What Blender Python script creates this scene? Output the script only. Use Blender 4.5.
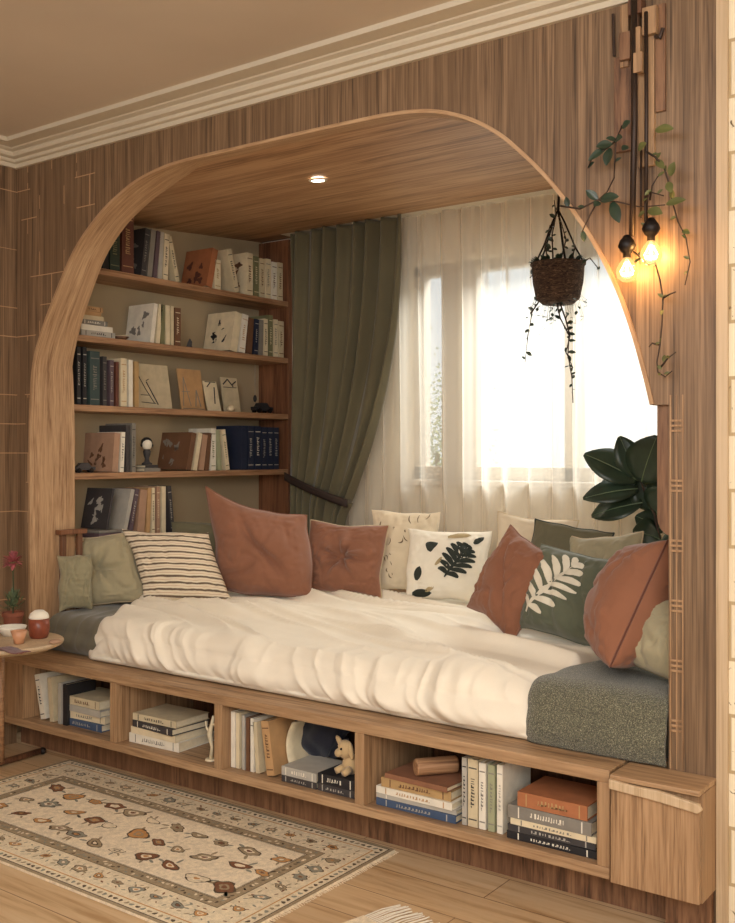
import bpy, bmesh, math, random
from math import sin, cos, pi, radians as R, sqrt
from mathutils import Vector, Matrix, noise, Euler
random.seed(7)
for o in list(bpy.data.objects): bpy.data.objects.remove(o)
scn = bpy.context.scene
C = scn.collection
# ------------------------------------------------------------------ camera
CAM = Vector((0.0, -2.775, 1.30)); TH = R(36.3); FPX = 1025.0
cd = bpy.data.cameras.new('camera'); cam = bpy.data.objects.new('camera', cd); C.objects.link(cam)
cam.location = CAM; cam.rotation_euler = (R(90), 0, TH)
cd.sensor_fit = 'HORIZONTAL'; cd.sensor_width = 36; cd.lens = FPX / 735 * 36
cd.shift_y = -8.5 / 735; cd.clip_start = 0.05
scn.camera = cam
# ------------------------------------------------------------------ view / world / lights
scn.view_settings.view_transform = 'Standard'; scn.view_settings.look = 'None'
scn.view_settings.gamma = 1; scn.view_settings.exposure = 0.0
w = bpy.data.worlds.new('world'); scn.world = w; w.use_nodes = True
bg = w.node_tree.nodes['Background']; bg.inputs[0].default_value = (0.93, 0.97, 1.0, 1); bg.inputs[1].default_value = 1.22
def area(name, loc, rot, sx, sy, power, col):
    l = bpy.data.lights.new(name, 'AREA'); l.shape = 'RECTANGLE'; l.size = sx; l.size_y = sy; l.energy = power; l.color = col
    o = bpy.data.objects.new(name, l); o.location = loc; o.rotation_euler = rot; C.objects.link(o); return o
area('daylight', (-2.2, 3.3, 3.7), (R(-46), 0, 0), 2.6, 1.6, 520, (1.0, 0.99, 0.97))
area('room_light', (-1.4, -2.4, 2.6), (R(22), 0, 0), 2.6, 1.8, 54, (0.96, 0.98, 1.0))
area('room_side_fill', (1.0, -3.6, 1.9), (R(78), 0, R(28)), 1.6, 1.4, 70, (0.96, 0.98, 1.0))  # unseen soft area light behind the viewer, aimed at the nook as fill
_l = bpy.data.lights.new('ceiling_fill', 'POINT'); _l.energy = 60; _l.color = (.98, .98, .98); _l.shadow_soft_size = .22  # no pendant here: unseen point light added to brighten the ceiling and wall
_o = bpy.data.objects.new('ceiling_fill', _l); _o.location = (-.6, -3.6, 2.1); C.objects.link(_o)

def at(u, v=None, y=None, z=None, x=None):
    """a point of the place seen at pixel (u, v), at a given real y, z or x"""
    t = (u - 367.5) / FPX
    dx, dy = -sin(TH) + cos(TH) * t, cos(TH) + sin(TH) * t
    if y is not None: d = (y - CAM.y) / dy
    elif x is not None: d = x / dx
    else: d = (CAM.z - z) * FPX / (v - 453)
    Z = CAM.z - (v - 453) * d / FPX if v is not None else (z or 0)
    return Vector((dx * d, dy * d + CAM.y, Z))
def dist(p): return -p[0] * sin(TH) + (p[1] - CAM.y) * cos(TH)

# ------------------------------------------------------------------ materials
def srgb(r, g, b):
    f = lambda c: ((c / 255 + .055) / 1.055) ** 2.4 if c > 10 else c / 255 / 12.92
    return (f(r), f(g), f(b), 1)
class NT:
    def __init__(s, name):
        s.m = bpy.data.materials.new(name); s.m.use_nodes = True; s.t = s.m.node_tree; s.b = s.t.nodes['Principled BSDF']
    def n(s, k, **kw):
        x = s.t.nodes.new(k)
        for a, v in kw.items():
            if a in x.inputs: x.inputs[a].default_value = v
            else: setattr(x, a, v)
        return x
    def l(s, a, b): s.t.links.new(a, b)
    def coord(s, kind='Object', scale=(1, 1, 1), rot=(0, 0, 0)):
        tc = s.n('ShaderNodeTexCoord'); mp = s.n('ShaderNodeMapping'); mp.inputs['Scale'].default_value = scale; mp.inputs['Rotation'].default_value = rot
        s.l(tc.outputs[kind], mp.inputs['Vector']); return mp.outputs[0]
    def noise(s, vec, scale, detail=3, rough=.55, dist=0):
        x = s.n('ShaderNodeTexNoise'); x.inputs['Scale'].default_value = scale; x.inputs['Detail'].default_value = detail
        x.inputs['Roughness'].default_value = rough; x.inputs['Distortion'].default_value = dist; s.l(vec, x.inputs['Vector']); return x.outputs['Fac']
    def ramp(s, fac, stops):
        x = s.n('ShaderNodeValToRGB'); e = x.color_ramp.elements
        while len(e) < len(stops): e.new(.5)
        for i, (p, c) in enumerate(stops): e[i].position = p; e[i].color = c
        s.l(fac, x.inputs[0]); return x.outputs[0]
    def mix(s, fac, a, b, mode='MIX'):
        x = s.n('ShaderNodeMix', data_type='RGBA', blend_type=mode)
        for sock, v in ((x.inputs[0], fac), (x.inputs[6], a), (x.inputs[7], b)):
            if isinstance(v, (float, int, tuple)): sock.default_value = v
            else: s.l(v, sock)
        return x.outputs[2]
    def math(s, op, a, b=0.0):
        x = s.n('ShaderNodeMath', operation=op)
        for i, v in enumerate((a, b)):
            if isinstance(v, (float, int)): x.inputs[i].default_value = v
            else: s.l(v, x.inputs[i])
        return x.outputs[0]
    def bump(s, h, st=.3, d=.002):
        x = s.n('ShaderNodeBump'); x.inputs['Strength'].default_value = st; x.inputs['Distance'].default_value = d
        s.l(h, x.inputs['Height']); s.l(x.outputs[0], s.b.inputs['Normal'])
    def col(s, c):
        if isinstance(c, tuple): s.b.inputs['Base Color'].default_value = c
        else: s.l(c, s.b.inputs['Base Color'])
    def rough(s, r): s.b.inputs['Roughness'].default_value = r
def wood(name, dark, mid, light, stretch, kind='Object', fine=1.0, rough=.5, ticks=False):
    """stretch: mapping scale, small along the grain"""
    k = NT(name)
    v = k.coord(kind, stretch)
    n1 = k.noise(v, 1.0 * fine, 5, .6, .35); n2 = k.noise(v, 4.2 * fine, 3, .6, .2)
    s = k.math('ADD', k.math('MULTIPLY', n1, .5), k.math('MULTIPLY', n2, .5))
    c = k.ramp(s, [(.37, dark), (.47, mid), (.59, light)])
    n3 = k.noise(v, .35 * fine, 2, .5)
    c = k.mix(k.ramp(n3, [(.4, (0, 0, 0, 1)), (.62, (1, 1, 1, 1))]), c, k.mix(.5, c, mid))
    if ticks:      # small light inlay lines in a running-bond pattern near the left corner
        bt = k.n('ShaderNodeTexBrick'); bt.offset = .5
        tc = k.n('ShaderNodeTexCoord'); sx = k.n('ShaderNodeSeparateXYZ'); cb = k.n('ShaderNodeCombineXYZ')
        k.l(tc.outputs['Object'], sx.inputs[0]); k.l(sx.outputs['X'], cb.inputs['X']); k.l(sx.outputs['Z'], cb.inputs['Y']); k.l(cb.outputs[0], bt.inputs['Vector'])
        bt.inputs['Scale'].default_value = 1; bt.inputs['Brick Width'].default_value = .17; bt.inputs['Row Height'].default_value = .13
        bt.inputs['Mortar Size'].default_value = .0022; bt.inputs['Mortar Smooth'].default_value = .1
        nz = k.noise(cb.outputs[0], 5.5, 1)
        lim = k.math('LESS_THAN', sx.outputs['X'], -3.45)
        msk = k.math('MULTIPLY', k.math('MULTIPLY', bt.outputs['Fac'], k.math('GREATER_THAN', nz, .5)), lim)
        c = k.mix(k.math('MULTIPLY', msk, .75), c, srgb(200, 160, 120))
    k.col(c); k.rough(rough); k.bump(s, .35, .0015); return k.m
def plain(name, c, rough=.6, metal=0, var=.12, vs=8.0, bump=0):
    k = NT(name); v = k.coord('Object'); n = k.noise(v, vs, 3)
    d = tuple(x * (1 - var) for x in c[:3]) + (1,); e = tuple(min(1, x * (1 + var)) for x in c[:3]) + (1,)
    k.col(k.ramp(n, [(.35, d), (.65, e)])); k.rough(rough); k.b.inputs['Metallic'].default_value = metal
    if bump: k.bump(k.noise(v, vs * 12, 2), bump, .001)
    return k.m
def fabric(name, c, var=.14, weave=700, sheen=.25, fuzz=False):
    k = NT(name); v = k.coord('Object'); n = k.noise(v, 6, 4); f = k.noise(v, weave, 1)
    d = tuple(x * (1 - var) for x in c[:3]) + (1,); e = tuple(min(1, x * (1 + var)) for x in c[:3]) + (1,)
    cc = k.ramp(k.math('ADD', k.math('MULTIPLY', n, .6), k.math('MULTIPLY', f, .4)), [(.35, d), (.65, e)])
    k.col(cc); k.rough(.85); k.bump(f, .25, .0006)
    k.b.inputs['Sheen Weight'].default_value = sheen; k.b.inputs['Sheen Roughness'].default_value = .5
    return k.m
V_ = (26, 26, 1.1)        # vertical grain
M = {}
M['wall'] = wood('vertical_oak_veneer', srgb(66, 49, 35), srgb(114, 89, 65), srgb(150, 121, 92), (44, 44, .8), ticks=True)
M['jamb'] = wood('arch_oak', srgb(132, 98, 68), srgb(174, 138, 102), srgb(200, 166, 128), (2.0, 36, 36), kind='UV')
M['nceil'] = wood('niche_ceiling_oak', srgb(110, 76, 48), srgb(170, 128, 90), srgb(202, 162, 122), (1.0, 17, 17))
M['bench'] = wood('bench_oak_long', srgb(112, 84, 58), srgb(160, 126, 92), srgb(192, 158, 120), (1.4, 30, 30))
M['benchv'] = wood('bench_oak_upright', srgb(106, 78, 54), srgb(156, 122, 88), srgb(188, 152, 114), (34, 34, 1.3))
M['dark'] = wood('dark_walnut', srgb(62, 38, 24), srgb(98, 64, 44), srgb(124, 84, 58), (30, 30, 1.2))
M['kick'] = wood('kick_walnut', srgb(74, 50, 34), srgb(116, 82, 58), srgb(146, 108, 78), (24, 24, 2))
M['shelf'] = wood('shelf_oak', srgb(116, 80, 54), srgb(158, 118, 84), srgb(188, 146, 108), (30, 1.3, 30))
M['shelfpanel'] = wood('shelf_side_oak', srgb(84, 50, 32), srgb(118, 76, 50), srgb(142, 96, 66), (26, 26, 1.2))
M['plaster'] = plain('painted_ceiling', srgb(204, 188, 168), .9, var=.04, vs=1.5)
M['crown'] = plain('crown_paint', srgb(206, 194, 172), .7, var=.03, vs=3)
M['shback'] = plain('taupe_back_paint', srgb(176, 158, 126), .9, var=.06, vs=2)
M['cream'] = plain('cream_wall_paint', srgb(240, 230, 210), .9, var=.03, vs=2)
M['trim'] = wood('pale_edge_wood', srgb(172, 144, 110), srgb(194, 168, 134), srgb(208, 184, 152), (40, 40, .8))
M['black'] = plain('black_metal', srgb(34, 28, 26), .45, .6)
M['iron'] = plain('dark_iron', srgb(58, 44, 36), .5, .5)
M['leaf'] = plain('leaf_green', srgb(48, 66, 40), .45, var=.3, vs=14)
M['leafd'] = plain('dark_leaf', srgb(46, 62, 46), .35, var=.3, vs=10)
M['leafo'] = plain('olive_leaf', srgb(92, 94, 50), .5, var=.3, vs=14)
M['stem'] = plain('stem_brown', srgb(60, 44, 32), .7)
M['rib'] = plain('leaf_midrib', srgb(110, 128, 92), .5)

def floor_mat():
    k = NT('oak_floorboards'); tc = k.n('ShaderNodeTexCoord'); bt = k.n('ShaderNodeTexBrick'); k.l(tc.outputs['Object'], bt.inputs['Vector'])
    bt.offset = .37; bt.inputs['Scale'].default_value = 1; bt.inputs['Brick Width'].default_value = 1.5; bt.inputs['Row Height'].default_value = .16
    bt.inputs['Mortar Size'].default_value = .0016; bt.inputs['Color1'].default_value = srgb(214, 186, 148); bt.inputs['Color2'].default_value = srgb(202, 172, 134)
    bt.inputs['Mortar'].default_value = srgb(120, 88, 58)
    v = k.coord('Object', (1.6, 22, 1)); n = k.noise(v, 1.4, 5, .6, .5)
    c = k.mix(1.0, bt.outputs['Color'], k.ramp(n, [(.32, srgb(212, 196, 176)), (.5, srgb(246, 240, 232)), (.7, (1, 1, 1, 1))]), 'MULTIPLY')
    k.col(c); k.rough(.38); k.bump(n, .15, .001); return k.m
M['floor'] = floor_mat()
def brick_mat():
    k = NT('whitewashed_brick'); tc = k.n('ShaderNodeTexCoord'); sx = k.n('ShaderNodeSeparateXYZ'); cb = k.n('ShaderNodeCombineXYZ')
    k.l(tc.outputs['Object'], sx.inputs[0]); k.l(sx.outputs['X'], cb.inputs['X']); k.l(sx.outputs['Z'], cb.inputs['Y'])
    bt = k.n('ShaderNodeTexBrick'); k.l(cb.outputs[0], bt.inputs['Vector']); bt.inputs['Scale'].default_value = 1
    bt.inputs['Brick Width'].default_value = .21; bt.inputs['Row Height'].default_value = .15; bt.inputs['Mortar Size'].default_value = .006; bt.inputs['Mortar Smooth'].default_value = .4
    bt.inputs['Color1'].default_value = srgb(236, 222, 192); bt.inputs['Color2'].default_value = srgb(226, 210, 180); bt.inputs['Mortar'].default_value = srgb(184, 160, 122)
    n = k.noise(cb.outputs[0], 24, 3, .7, .8)
    k.col(k.mix(k.ramp(n, [(.64, (0, 0, 0, 1)), (.68, (1, 1, 1, 1))]), bt.outputs['Color'], srgb(104, 84, 58))); k.rough(.9)
    k.bump(bt.outputs['Fac'], -.5, .004); return k.m
M['brick'] = brick_mat()
def sheer_mat():
    k = NT('sheer_voile'); t = k.n('ShaderNodeBsdfTransparent'); d = k.n('ShaderNodeBsdfTranslucent'); f = k.n('ShaderNodeBsdfDiffuse')
    t.inputs[0].default_value = (1, .99, .97, 1)
    d.inputs[0].default_value = srgb(248, 240, 226); f.inputs[0].default_value = srgb(246, 238, 224)
    a = k.n('ShaderNodeMixShader'); a.inputs[0].default_value = .5; k.l(d.outputs[0], a.inputs[1]); k.l(f.outputs[0], a.inputs[2])
    b = k.n('ShaderNodeMixShader'); k.l(t.outputs[0], b.inputs[1]); k.l(a.outputs[0], b.inputs[2])
    lw = k.n('ShaderNodeLayerWeight'); lw.inputs[0].default_value = .30
    k.l(k.math('ADD', k.math('MULTIPLY', lw.outputs['Facing'], .9), .42), b.inputs[0])
    k.l(b.outputs[0], k.t.nodes['Material Output'].inputs[0]); return k.m
M['sheer'] = sheer_mat()
def glass_mat():
    k = NT('window_glass'); t = k.n('ShaderNodeBsdfTransparent'); t.inputs[0].default_value = (.96, .98, .98, 1); g = k.n('ShaderNodeBsdfGlossy'); g.inputs['Roughness'].default_value = .02
    b = k.n('ShaderNodeMixShader'); b.inputs[0].default_value = .06; k.l(t.outputs[0], b.inputs[1]); k.l(g.outputs[0], b.inputs[2]); k.l(b.outputs[0], k.t.nodes['Material Output'].inputs[0]); return k.m
M['glass'] = glass_mat()
def emit(name, c, s):
    k = NT(name); k.b.inputs['Emission Color'].default_value = c; k.b.inputs['Emission Strength'].default_value = s; k.col((0, 0, 0, 1)); return k.m
M['bulb'] = emit('glowing_filament', (1, .62, .22, 1), 60)
M['led'] = emit('downlight_lens', (1, .93, .8, 1), 12)

# ------------------------------------------------------------------ mesh helpers
def obj(name, bm, mat, parent=None, smooth=False, bevel=0, sub=0):
    me = bpy.data.meshes.new(name)
    bmesh.ops.recalc_face_normals(bm, faces=bm.faces)
    bm.to_mesh(me); bm.free()
    for m in (mat if isinstance(mat, (list, tuple)) else [mat]): me.materials.append(m)
    if smooth:
        for p in me.polygons: p.use_smooth = True
    o = bpy.data.objects.new(name, me); C.objects.link(o)
    if parent is not None: o.parent = parent
    if bevel:
        b = o.modifiers.new('bevel', 'BEVEL'); b.width = bevel; b.segments = 2; b.limit_method = 'ANGLE'; b.angle_limit = R(40)
    if sub: s = o.modifiers.new('sub', 'SUBSURF'); s.levels = sub; s.render_levels = sub
    return o
def bx(x0, x1, y0, y1, z0, z1, bm=None, M4=None):
    bm = bm or bmesh.new()
    vs = [bm.verts.new((x, y, z)) for x in (x0, x1) for y in (y0, y1) for z in (z0, z1)]
    for f in ((0, 1, 3, 2), (4, 6, 7, 5), (0, 4, 5, 1), (2, 3, 7, 6), (0, 2, 6, 4), (1, 5, 7, 3)): bm.faces.new([vs[i] for i in f])
    if M4 is not None: bmesh.ops.transform(bm, matrix=M4, verts=vs)
    return bm
def tube(pts, r, bm=None, n=6, cap=True):
    bm = bm or bmesh.new(); pts = [Vector(p) for p in pts]; rings = []
    rr = r if isinstance(r, (list, tuple)) else [r] * len(pts)
    for i, p in enumerate(pts):
        d = (pts[min(i + 1, len(pts) - 1)] - pts[max(i - 1, 0)]).normalized()
        a = d.cross(Vector((0.13, 0.21, 1)) if abs(d.z) < .95 else Vector((1, 0, 0))).normalized(); b = d.cross(a)
        rings.append([bm.verts.new(p + (a * cos(q * 2 * pi / n) + b * sin(q * 2 * pi / n)) * rr[i]) for q in range(n)])
    for A, B in zip(rings, rings[1:]):
        for q in range(n): bm.faces.new((A[q], A[(q + 1) % n], B[(q + 1) % n], B[q]))
    if cap: bm.faces.new(rings[0][::-1]); bm.faces.new(rings[-1])
    return bm
def lathe(prof, bm=None, n=24, c=(0, 0, 0), sc=(1, 1)):
    """closed profile of (r, z)"""
    bm = bm or bmesh.new(); rings = []
    for r, z in prof:
        if r < 1e-5: rings.append([bm.verts.new((c[0], c[1], c[2] + z))])
        else: rings.append([bm.verts.new((c[0] + r * cos(q * 2 * pi / n) * sc[0], c[1] + r * sin(q * 2 * pi / n) * sc[1], c[2] + z)) for q in range(n)])
    for A, B in zip(rings, rings[1:]):
        if len(A) == 1 and len(B) == 1: continue
        for q in range(n):
            p = (q + 1) % n
            if len(A) == 1: bm.faces.new((A[0], B[p], B[q]))
            elif len(B) == 1: bm.faces.new((A[q], A[p], B[0]))
            else: bm.faces.new((A[q], A[p], B[p], B[q]))
    return bm
def ball(c, r, bm=None, sc=(1, 1, 1), n=12, rot=None):
    bm = bm or bmesh.new()
    m = Matrix.Translation(c) @ (rot or Matrix()) @ Matrix.Diagonal((r * sc[0], r * sc[1], r * sc[2], 1))
    bmesh.ops.create_uvsphere(bm, u_segments=n, v_segments=max(6, n * 2 // 3), radius=1, matrix=m); return bm
def grid(fn, nu, nv, bm=None, uv=False):
    bm = bm or bmesh.new()
    g = [[bm.verts.new(fn(i / nu, j / nv)) for j in range(nv + 1)] for i in range(nu + 1)]
    lay = bm.loops.layers.uv.verify() if uv else None
    for i in range(nu):
        for j in range(nv):
            f = bm.faces.new((g[i][j], g[i + 1][j], g[i + 1][j + 1], g[i][j + 1]))
            if uv:
                for lp, (a, b) in zip(f.loops, ((i, j), (i + 1, j), (i + 1, j + 1), (i, j + 1))): lp[lay].uv = (a / nu, b / nv)
    return bm
def prism(poly, y0, y1, bm=None, ax='y'):
    """polygon of (x,z) extruded along y (ax='y'), or (y,z) along x (ax='x'), or (x,y) along z"""
    bm = bm or bmesh.new()
    P = {'y': lambda a, b, h: (a, h, b), 'x': lambda a, b, h: (h, a, b), 'z': lambda a, b, h: (a, b, h)}[ax]
    A = [bm.verts.new(P(a, b, y0)) for a, b in poly]; B = [bm.verts.new(P(a, b, y1)) for a, b in poly]; n = len(poly)
    for i in range(n): bm.faces.new((A[i], A[(i + 1) % n], B[(i + 1) % n], B[i]))
    for L in (A, B):
        es = [bm.edges.get((L[i], L[(i + 1) % n])) for i in range(n)]
        bmesh.ops.triangle_fill(bm, use_beauty=True, use_dissolve=False, edges=es)
    return bm
def thing(name, label, cat, loc=(0, 0, 0), rot=(0, 0, 0), group=None):
    o = bpy.data.objects.new(name, None); C.objects.link(o); o.empty_display_size = .05
    o.location = loc; o.rotation_euler = rot; o['label'] = label; o['category'] = cat
    if group: o['group'] = group
    return o
def tag(o, label, cat, group=None, kind=None):
    o['label'] = label; o['category'] = cat
    if group: o['group'] = group
    if kind: o['kind'] = kind
    return o
def struct(name, bm, m, label, **kw):
    o = obj(name, bm, m, **kw); o['kind'] = 'structure'; o['label'] = label; o['category'] = name.split('_')[0]; return o

# ------------------------------------------------------------------ setting
XL, XJ, XR = -3.992, -3.89, -1.006
ZC = 2.65
# arch opening outline, from the foot of the left jamb round to the right one
AR = [(-3.885, .43), (-3.885, 1.31), (-3.88, 1.48), (-3.858, 1.693), (-3.789, 1.844), (-3.713, 1.966), (-3.581, 2.15), (-3.431, 2.274), (-3.293, 2.348), (-3.171, 2.392), (-3.02, 2.418), (-2.87, 2.424),
      (-2.568, 2.422), (-2.288, 2.42), (-2.049, 2.416), (-1.926, 2.411), (-1.787, 2.392), (-1.655, 2.345), (-1.548, 2.28), (-1.455, 2.196), (-1.36, 2.092), (-1.251, 1.94), (-1.171, 1.792), (-1.118, 1.653), (-1.079, 1.519), (-1.058, 1.434)]
DEP = [(-3.885, .235), (-3.858, .20), (-3.789, .183), (-3.713, .173), (-3.568, .158), (-3.431, .150), (-3.171, .150), (-3.02, .12), (-2.87, .055), (-1.1, .055), (-1.0, .12)]
def depth(x):
    if x <= DEP[0][0]: return DEP[0][1]
    for (a, p), (b, q) in zip(DEP, DEP[1:]):
        if a <= x <= b: return p + (q - p) * (x - a) / (b - a)
    return DEP[-1][1]
def smooth_path(P, k=5):
    out = []
    for i in range(len(P) - 1):
        p0, p1, p2, p3 = [Vector(P[max(0, min(len(P) - 1, j))]) for j in (i - 1, i, i + 1, i + 2)]
        for q in range(k):
            t = q / k
            out.append(tuple(.5 * ((2 * p1) + (p2 - p0) * t + (2 * p0 - 5 * p1 + 4 * p2 - p3) * t * t + (3 * p1 - p0 - 3 * p2 + p3) * t ** 3)))
    out.append(P[-1]); return out
ARC = [AR[0]] + smooth_path(AR[1:])
TK = .012
def offs(P, d):
    out = []
    for i, p in enumerate(P):
        a = Vector(P[max(0, i - 1)]); b = Vector(P[min(len(P) - 1, i + 1)]); t = (b - a).normalized(); out.append((p[0] - t.y * d, p[1] + t.x * d))
    return out
OUT = offs(ARC, TK)
outline = [(XL, .432), (XL, ZC), (-.872, ZC), (-.872, 0), (XR, 0), (XR, 1.434)] + [(OUT[-1][0], 1.434)] + OUT[::-1][1:-1] + [(OUT[0][0], .432)]
struct('wall_front', prism(outline, 0, .05), M['wall'], 'vertical grained oak wall with the arched opening of the reading nook')
# oak lining of the arch
bm = bmesh.new(); lay = bm.loops.layers.uv.verify(); L = 0; rings = []
for i, (p, q) in enumerate(zip(ARC, OUT)):
    if i: L += (Vector(p) - Vector(ARC[i - 1])).length
    rings.append(([bm.verts.new((a[0], y, a[1])) for a, y in ((p, -.006), (p, depth(p[0])), (q, depth(p[0])), (q, -.006))], L))
for (A, la), (B, lb) in zip(rings, rings[1:]):
    for q in range(4):
        f = bm.faces.new((A[q], A[(q + 1) % 4], B[(q + 1) % 4], B[q]))
        w0, w1 = (0, .25) if q == 0 else (.25, .26)
        for lp, c in zip(f.loops, ((la, w0), (la, w1), (lb, w1), (lb, w0))): lp[lay].uv = c
bm.faces.new(rings[0][0]); bm.faces.new(rings[-1][0][::-1])
struct('trim_1', bm, M['jamb'], 'smooth light oak lining of the arch with grain running along its curve')
# bracket under the right springing of the arch
pl = [(-1.046, 1.434), (-1.046, 1.12)] + [(-1.046 + .04 * (1 - cos(a)), 1.12 - .05 * sin(a)) for a in [R(q) for q in (20, 45, 70, 90)]] + [(-.99, 1.07), (-.99, 1.434)]
struct('trim_2', prism(pl, .02, .24), M['kick'], 'rounded dark wood bracket inside the right side of the arch')
# carved bamboo-like edging on the right post
bm = bmesh.new()
for x in (-1.000, -.966): bx(x - .0022, x + .0022, -.004, .002, .43, 1.46, bm)
bx(-.985, -.981, -.003, .002, .43, 1.46, bm)
z = .55
while z < 1.45:
    for dz in (-.014, 0, .014): bx(-.9995, -.9665, -.0055, .002, z + dz - .003, z + dz + .003, bm)
    z += .165
struct('trim_3', bm, M['benchv'], 'carved bamboo-like edging with triple rings along the right post of the arch', bevel=.001)
struct('trim_4', bx(-.872, -.842, -.012, .24, 0, ZC), M['trim'], 'pale wooden edge strip at the right end of the oak wall')
struct('wall_right', bx(-.842, 1.6, .0, .24, 0, ZC), M['brick'], 'whitewashed brick wall at the right edge')
struct('wall_left', bx(XL - .1, XL, -5.0, 0, 0, ZC), M['wall'], 'oak veneered side wall left of the nook')
struct('wall_rear', bx(XL - .1, 1.7, -5.1, -5.0, 0, ZC), M['cream'], 'wall behind the viewer')
struct('wall_side', bx(1.6, 1.7, -5.0, .24, 0, ZC), M['cream'], 'side wall to the right of the viewer')
struct('floor', bx(XL - .25, 1.7, -5.1, 1.95, -.05, 0), M['floor'], 'light oak plank floor')
struct('ceiling', bx(XL - .1, 1.7, -5.1, .3, ZC, ZC + .05), M['plaster'], 'painted beige ceiling')
# crown moulding profile (d from wall, z)
cp = [(0, 2.572), (.014, 2.572), (.014, 2.590), (.03, 2.592), (.034, 2.598), (.034, 2.604), (.058, 2.608), (.066, 2.618), (.066, 2.624), (.09, 2.628), (.095, 2.632), (.16, 2.632), (.16, 2.65), (0, 2.65)]
bm = bmesh.new(); A = []; n = len(cp)
for d, z in cp: A.append([bm.verts.new(c) for c in ((XL + d, -4.99, z), (XL + d, -d, z), (1.59, -d, z))])
for i in range(n):
    a, b = A[i], A[(i + 1) % n]
    for q in range(2): bm.faces.new((a[q], a[q + 1], b[q + 1], b[q]))
struct('trim_5', bm, M['crown'], 'stepped cream crown moulding along the ceiling')
# niche shell
YB = 1.80
struct('wall_nook_left', bx(-4.18, -4.14, .051, YB, .0, 2.62), M['shback'], 'taupe painted wall behind the bookshelves')
struct('wall_nook_right', bx(-.98, -.94, .051, YB, 0, 2.62), M['benchv'], 'oak side wall at the right end of the nook')
bm = bmesh.new(); vs = [(x, y, z) for x in (-4.18, -.94) for y, z in ((.051, 2.428), (YB + .02, 2.56))]
b0 = [bm.verts.new(v) for v in vs]; b1 = [bm.verts.new((v[0], v[1], v[2] + .03)) for v in vs]
for f in ((0, 1, 3, 2),): bm.faces.new([b0[i] for i in f]); bm.faces.new([b1[i] for i in f])
for a, b in ((0, 1), (1, 3), (3, 2), (2, 0)): bm.faces.new((b0[a], b0[b], b1[b], b1[a]))
struct('ceiling_nook', bm, M['nceil'], 'warm oak ceiling of the reading nook')
WX0, WX1, WZ0, WZ1 = -3.07, -1.12, 1.16, 2.30
bm = bx(-4.18, WX0, YB, YB + .12, 0, 2.62); bx(WX1, -.94, YB, YB + .12, 0, 2.62, bm); bx(WX0, WX1, YB, YB + .12, 0, WZ0, bm); bx(WX0, WX1, YB, YB + .12, WZ1, 2.62, bm)
struct('wall_back', bm, M['cream'], 'cream wall around the nook window')
PW = plain('window_frame_paint', srgb(190, 180, 166), .5, var=.03)
bm = bx(WX0, WX0 + .06, YB + .03, YB + .1, WZ0, WZ1); bx(WX1 - .06, WX1, YB + .03, YB + .1, WZ0, WZ1, bm)
bx(WX0, WX1, YB + .03, YB + .1, WZ0, WZ0 + .07, bm); bx(WX0, WX1, YB + .03, YB + .1, WZ1 - .06, WZ1, bm)
bx(-2.89, -2.68, YB + .02, YB + .1, WZ0, WZ1, bm); bx(-2.19, -2.11, YB + .03, YB + .1, WZ0, WZ1, bm); bx(-1.62, -1.56, YB + .03, YB + .1, WZ0, WZ1, bm)
win = struct('window_1', bx(WX0 + .001, WX1 - .001, YB + .058, YB + .064, WZ0 + .001, WZ1 - .001), M['glass'], 'wide window behind the sheer curtain')
o = obj('window_frame', bm, PW, win, bevel=.004)
obj('window_sill', bx(WX0 - .05, WX1 + .05, YB - .06, YB + .03, WZ0 - .03, WZ0), PW, win, bevel=.004)
# ground and a pale tree outside
struct('ground_outside', bx(-9, 4, YB + .2, 14, -.4, -.3), plain('outside_paving', srgb(214, 210, 200), .9), 'pale ground outside the window')
tr = thing('garden_tree', 'pale leafy tree seen faintly through the left window pane', 'tree', (-5.35, 5.6, -.3))
obj('trunk', tube([(0, 0, 0), (.05, 0, .9), (0, .05, 1.6)], [.06, .045, .02]), M['stem'], tr)
bm = bmesh.new()
for i in range(2600):
    p = Vector((random.gauss(0, .26), random.gauss(0, .3), 1.55 + random.gauss(0, .36)))
    m = Matrix.Translation(p) @ Euler((random.uniform(0, 6), random.uniform(0, 6), random.uniform(0, 6))).to_matrix().to_4x4()
    vs = [bm.verts.new(m @ Vector(q)) for q in ((0, 0, 0), (.012, .022, .004), (0, .045, 0), (-.012, .022, .004))]; bm.faces.new(vs)
obj('foliage', bm, plain('pale_foliage', srgb(176, 182, 146), .7, var=.3), tr)

# ------------------------------------------------------------------ bookshelf unit on the nook's left wall
SX0, SX1 = -4.137, -3.905
SZ = [2.180, 1.852, 1.526, 1.206, .890]
YS0, YS1 = .06, 1.762
shelf = thing('bookshelf', 'built-in oak bookshelf with five long shelves on the left side of the nook', 'bookshelf', (-4.0, .9, .43))
def loc(bm, o): bmesh.ops.translate(bm, vec=-Vector(o.location), verts=bm.verts); return bm
for z in SZ: obj('shelf', loc(bx(SX0, SX1, YS0, YS1, z - .03, z), shelf), M['shelf'], shelf, bevel=.002)
obj('side_panel', loc(bx(SX0, SX1, YS1, YS1 + .035, .43, 2.545), shelf), M['shelfpanel'], shelf, bevel=.002)
obj('side_panel', loc(bx(SX0, SX1, YS0 - .006, YS0 - .001, .43, 2.42), shelf), M['shelfpanel'], shelf)
# low end rail beside the left post of the arch
rail = thing('end_rail', 'short dark wood end rail with a flat cap behind the narrow olive cushion', 'rail', (-3.864, .2, .43))
obj('post', bx(-.010, .010, -.06, -.035, 0, .5), M['dark'], rail, bevel=.002); obj('post', bx(-.010, .010, .03, .055, 0, .5), M['dark'], rail, bevel=.002)
obj('cap', bx(-.018, .024, -.075, .07, .5, .522), M['shelfpanel'], rail, bevel=.003)

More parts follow.
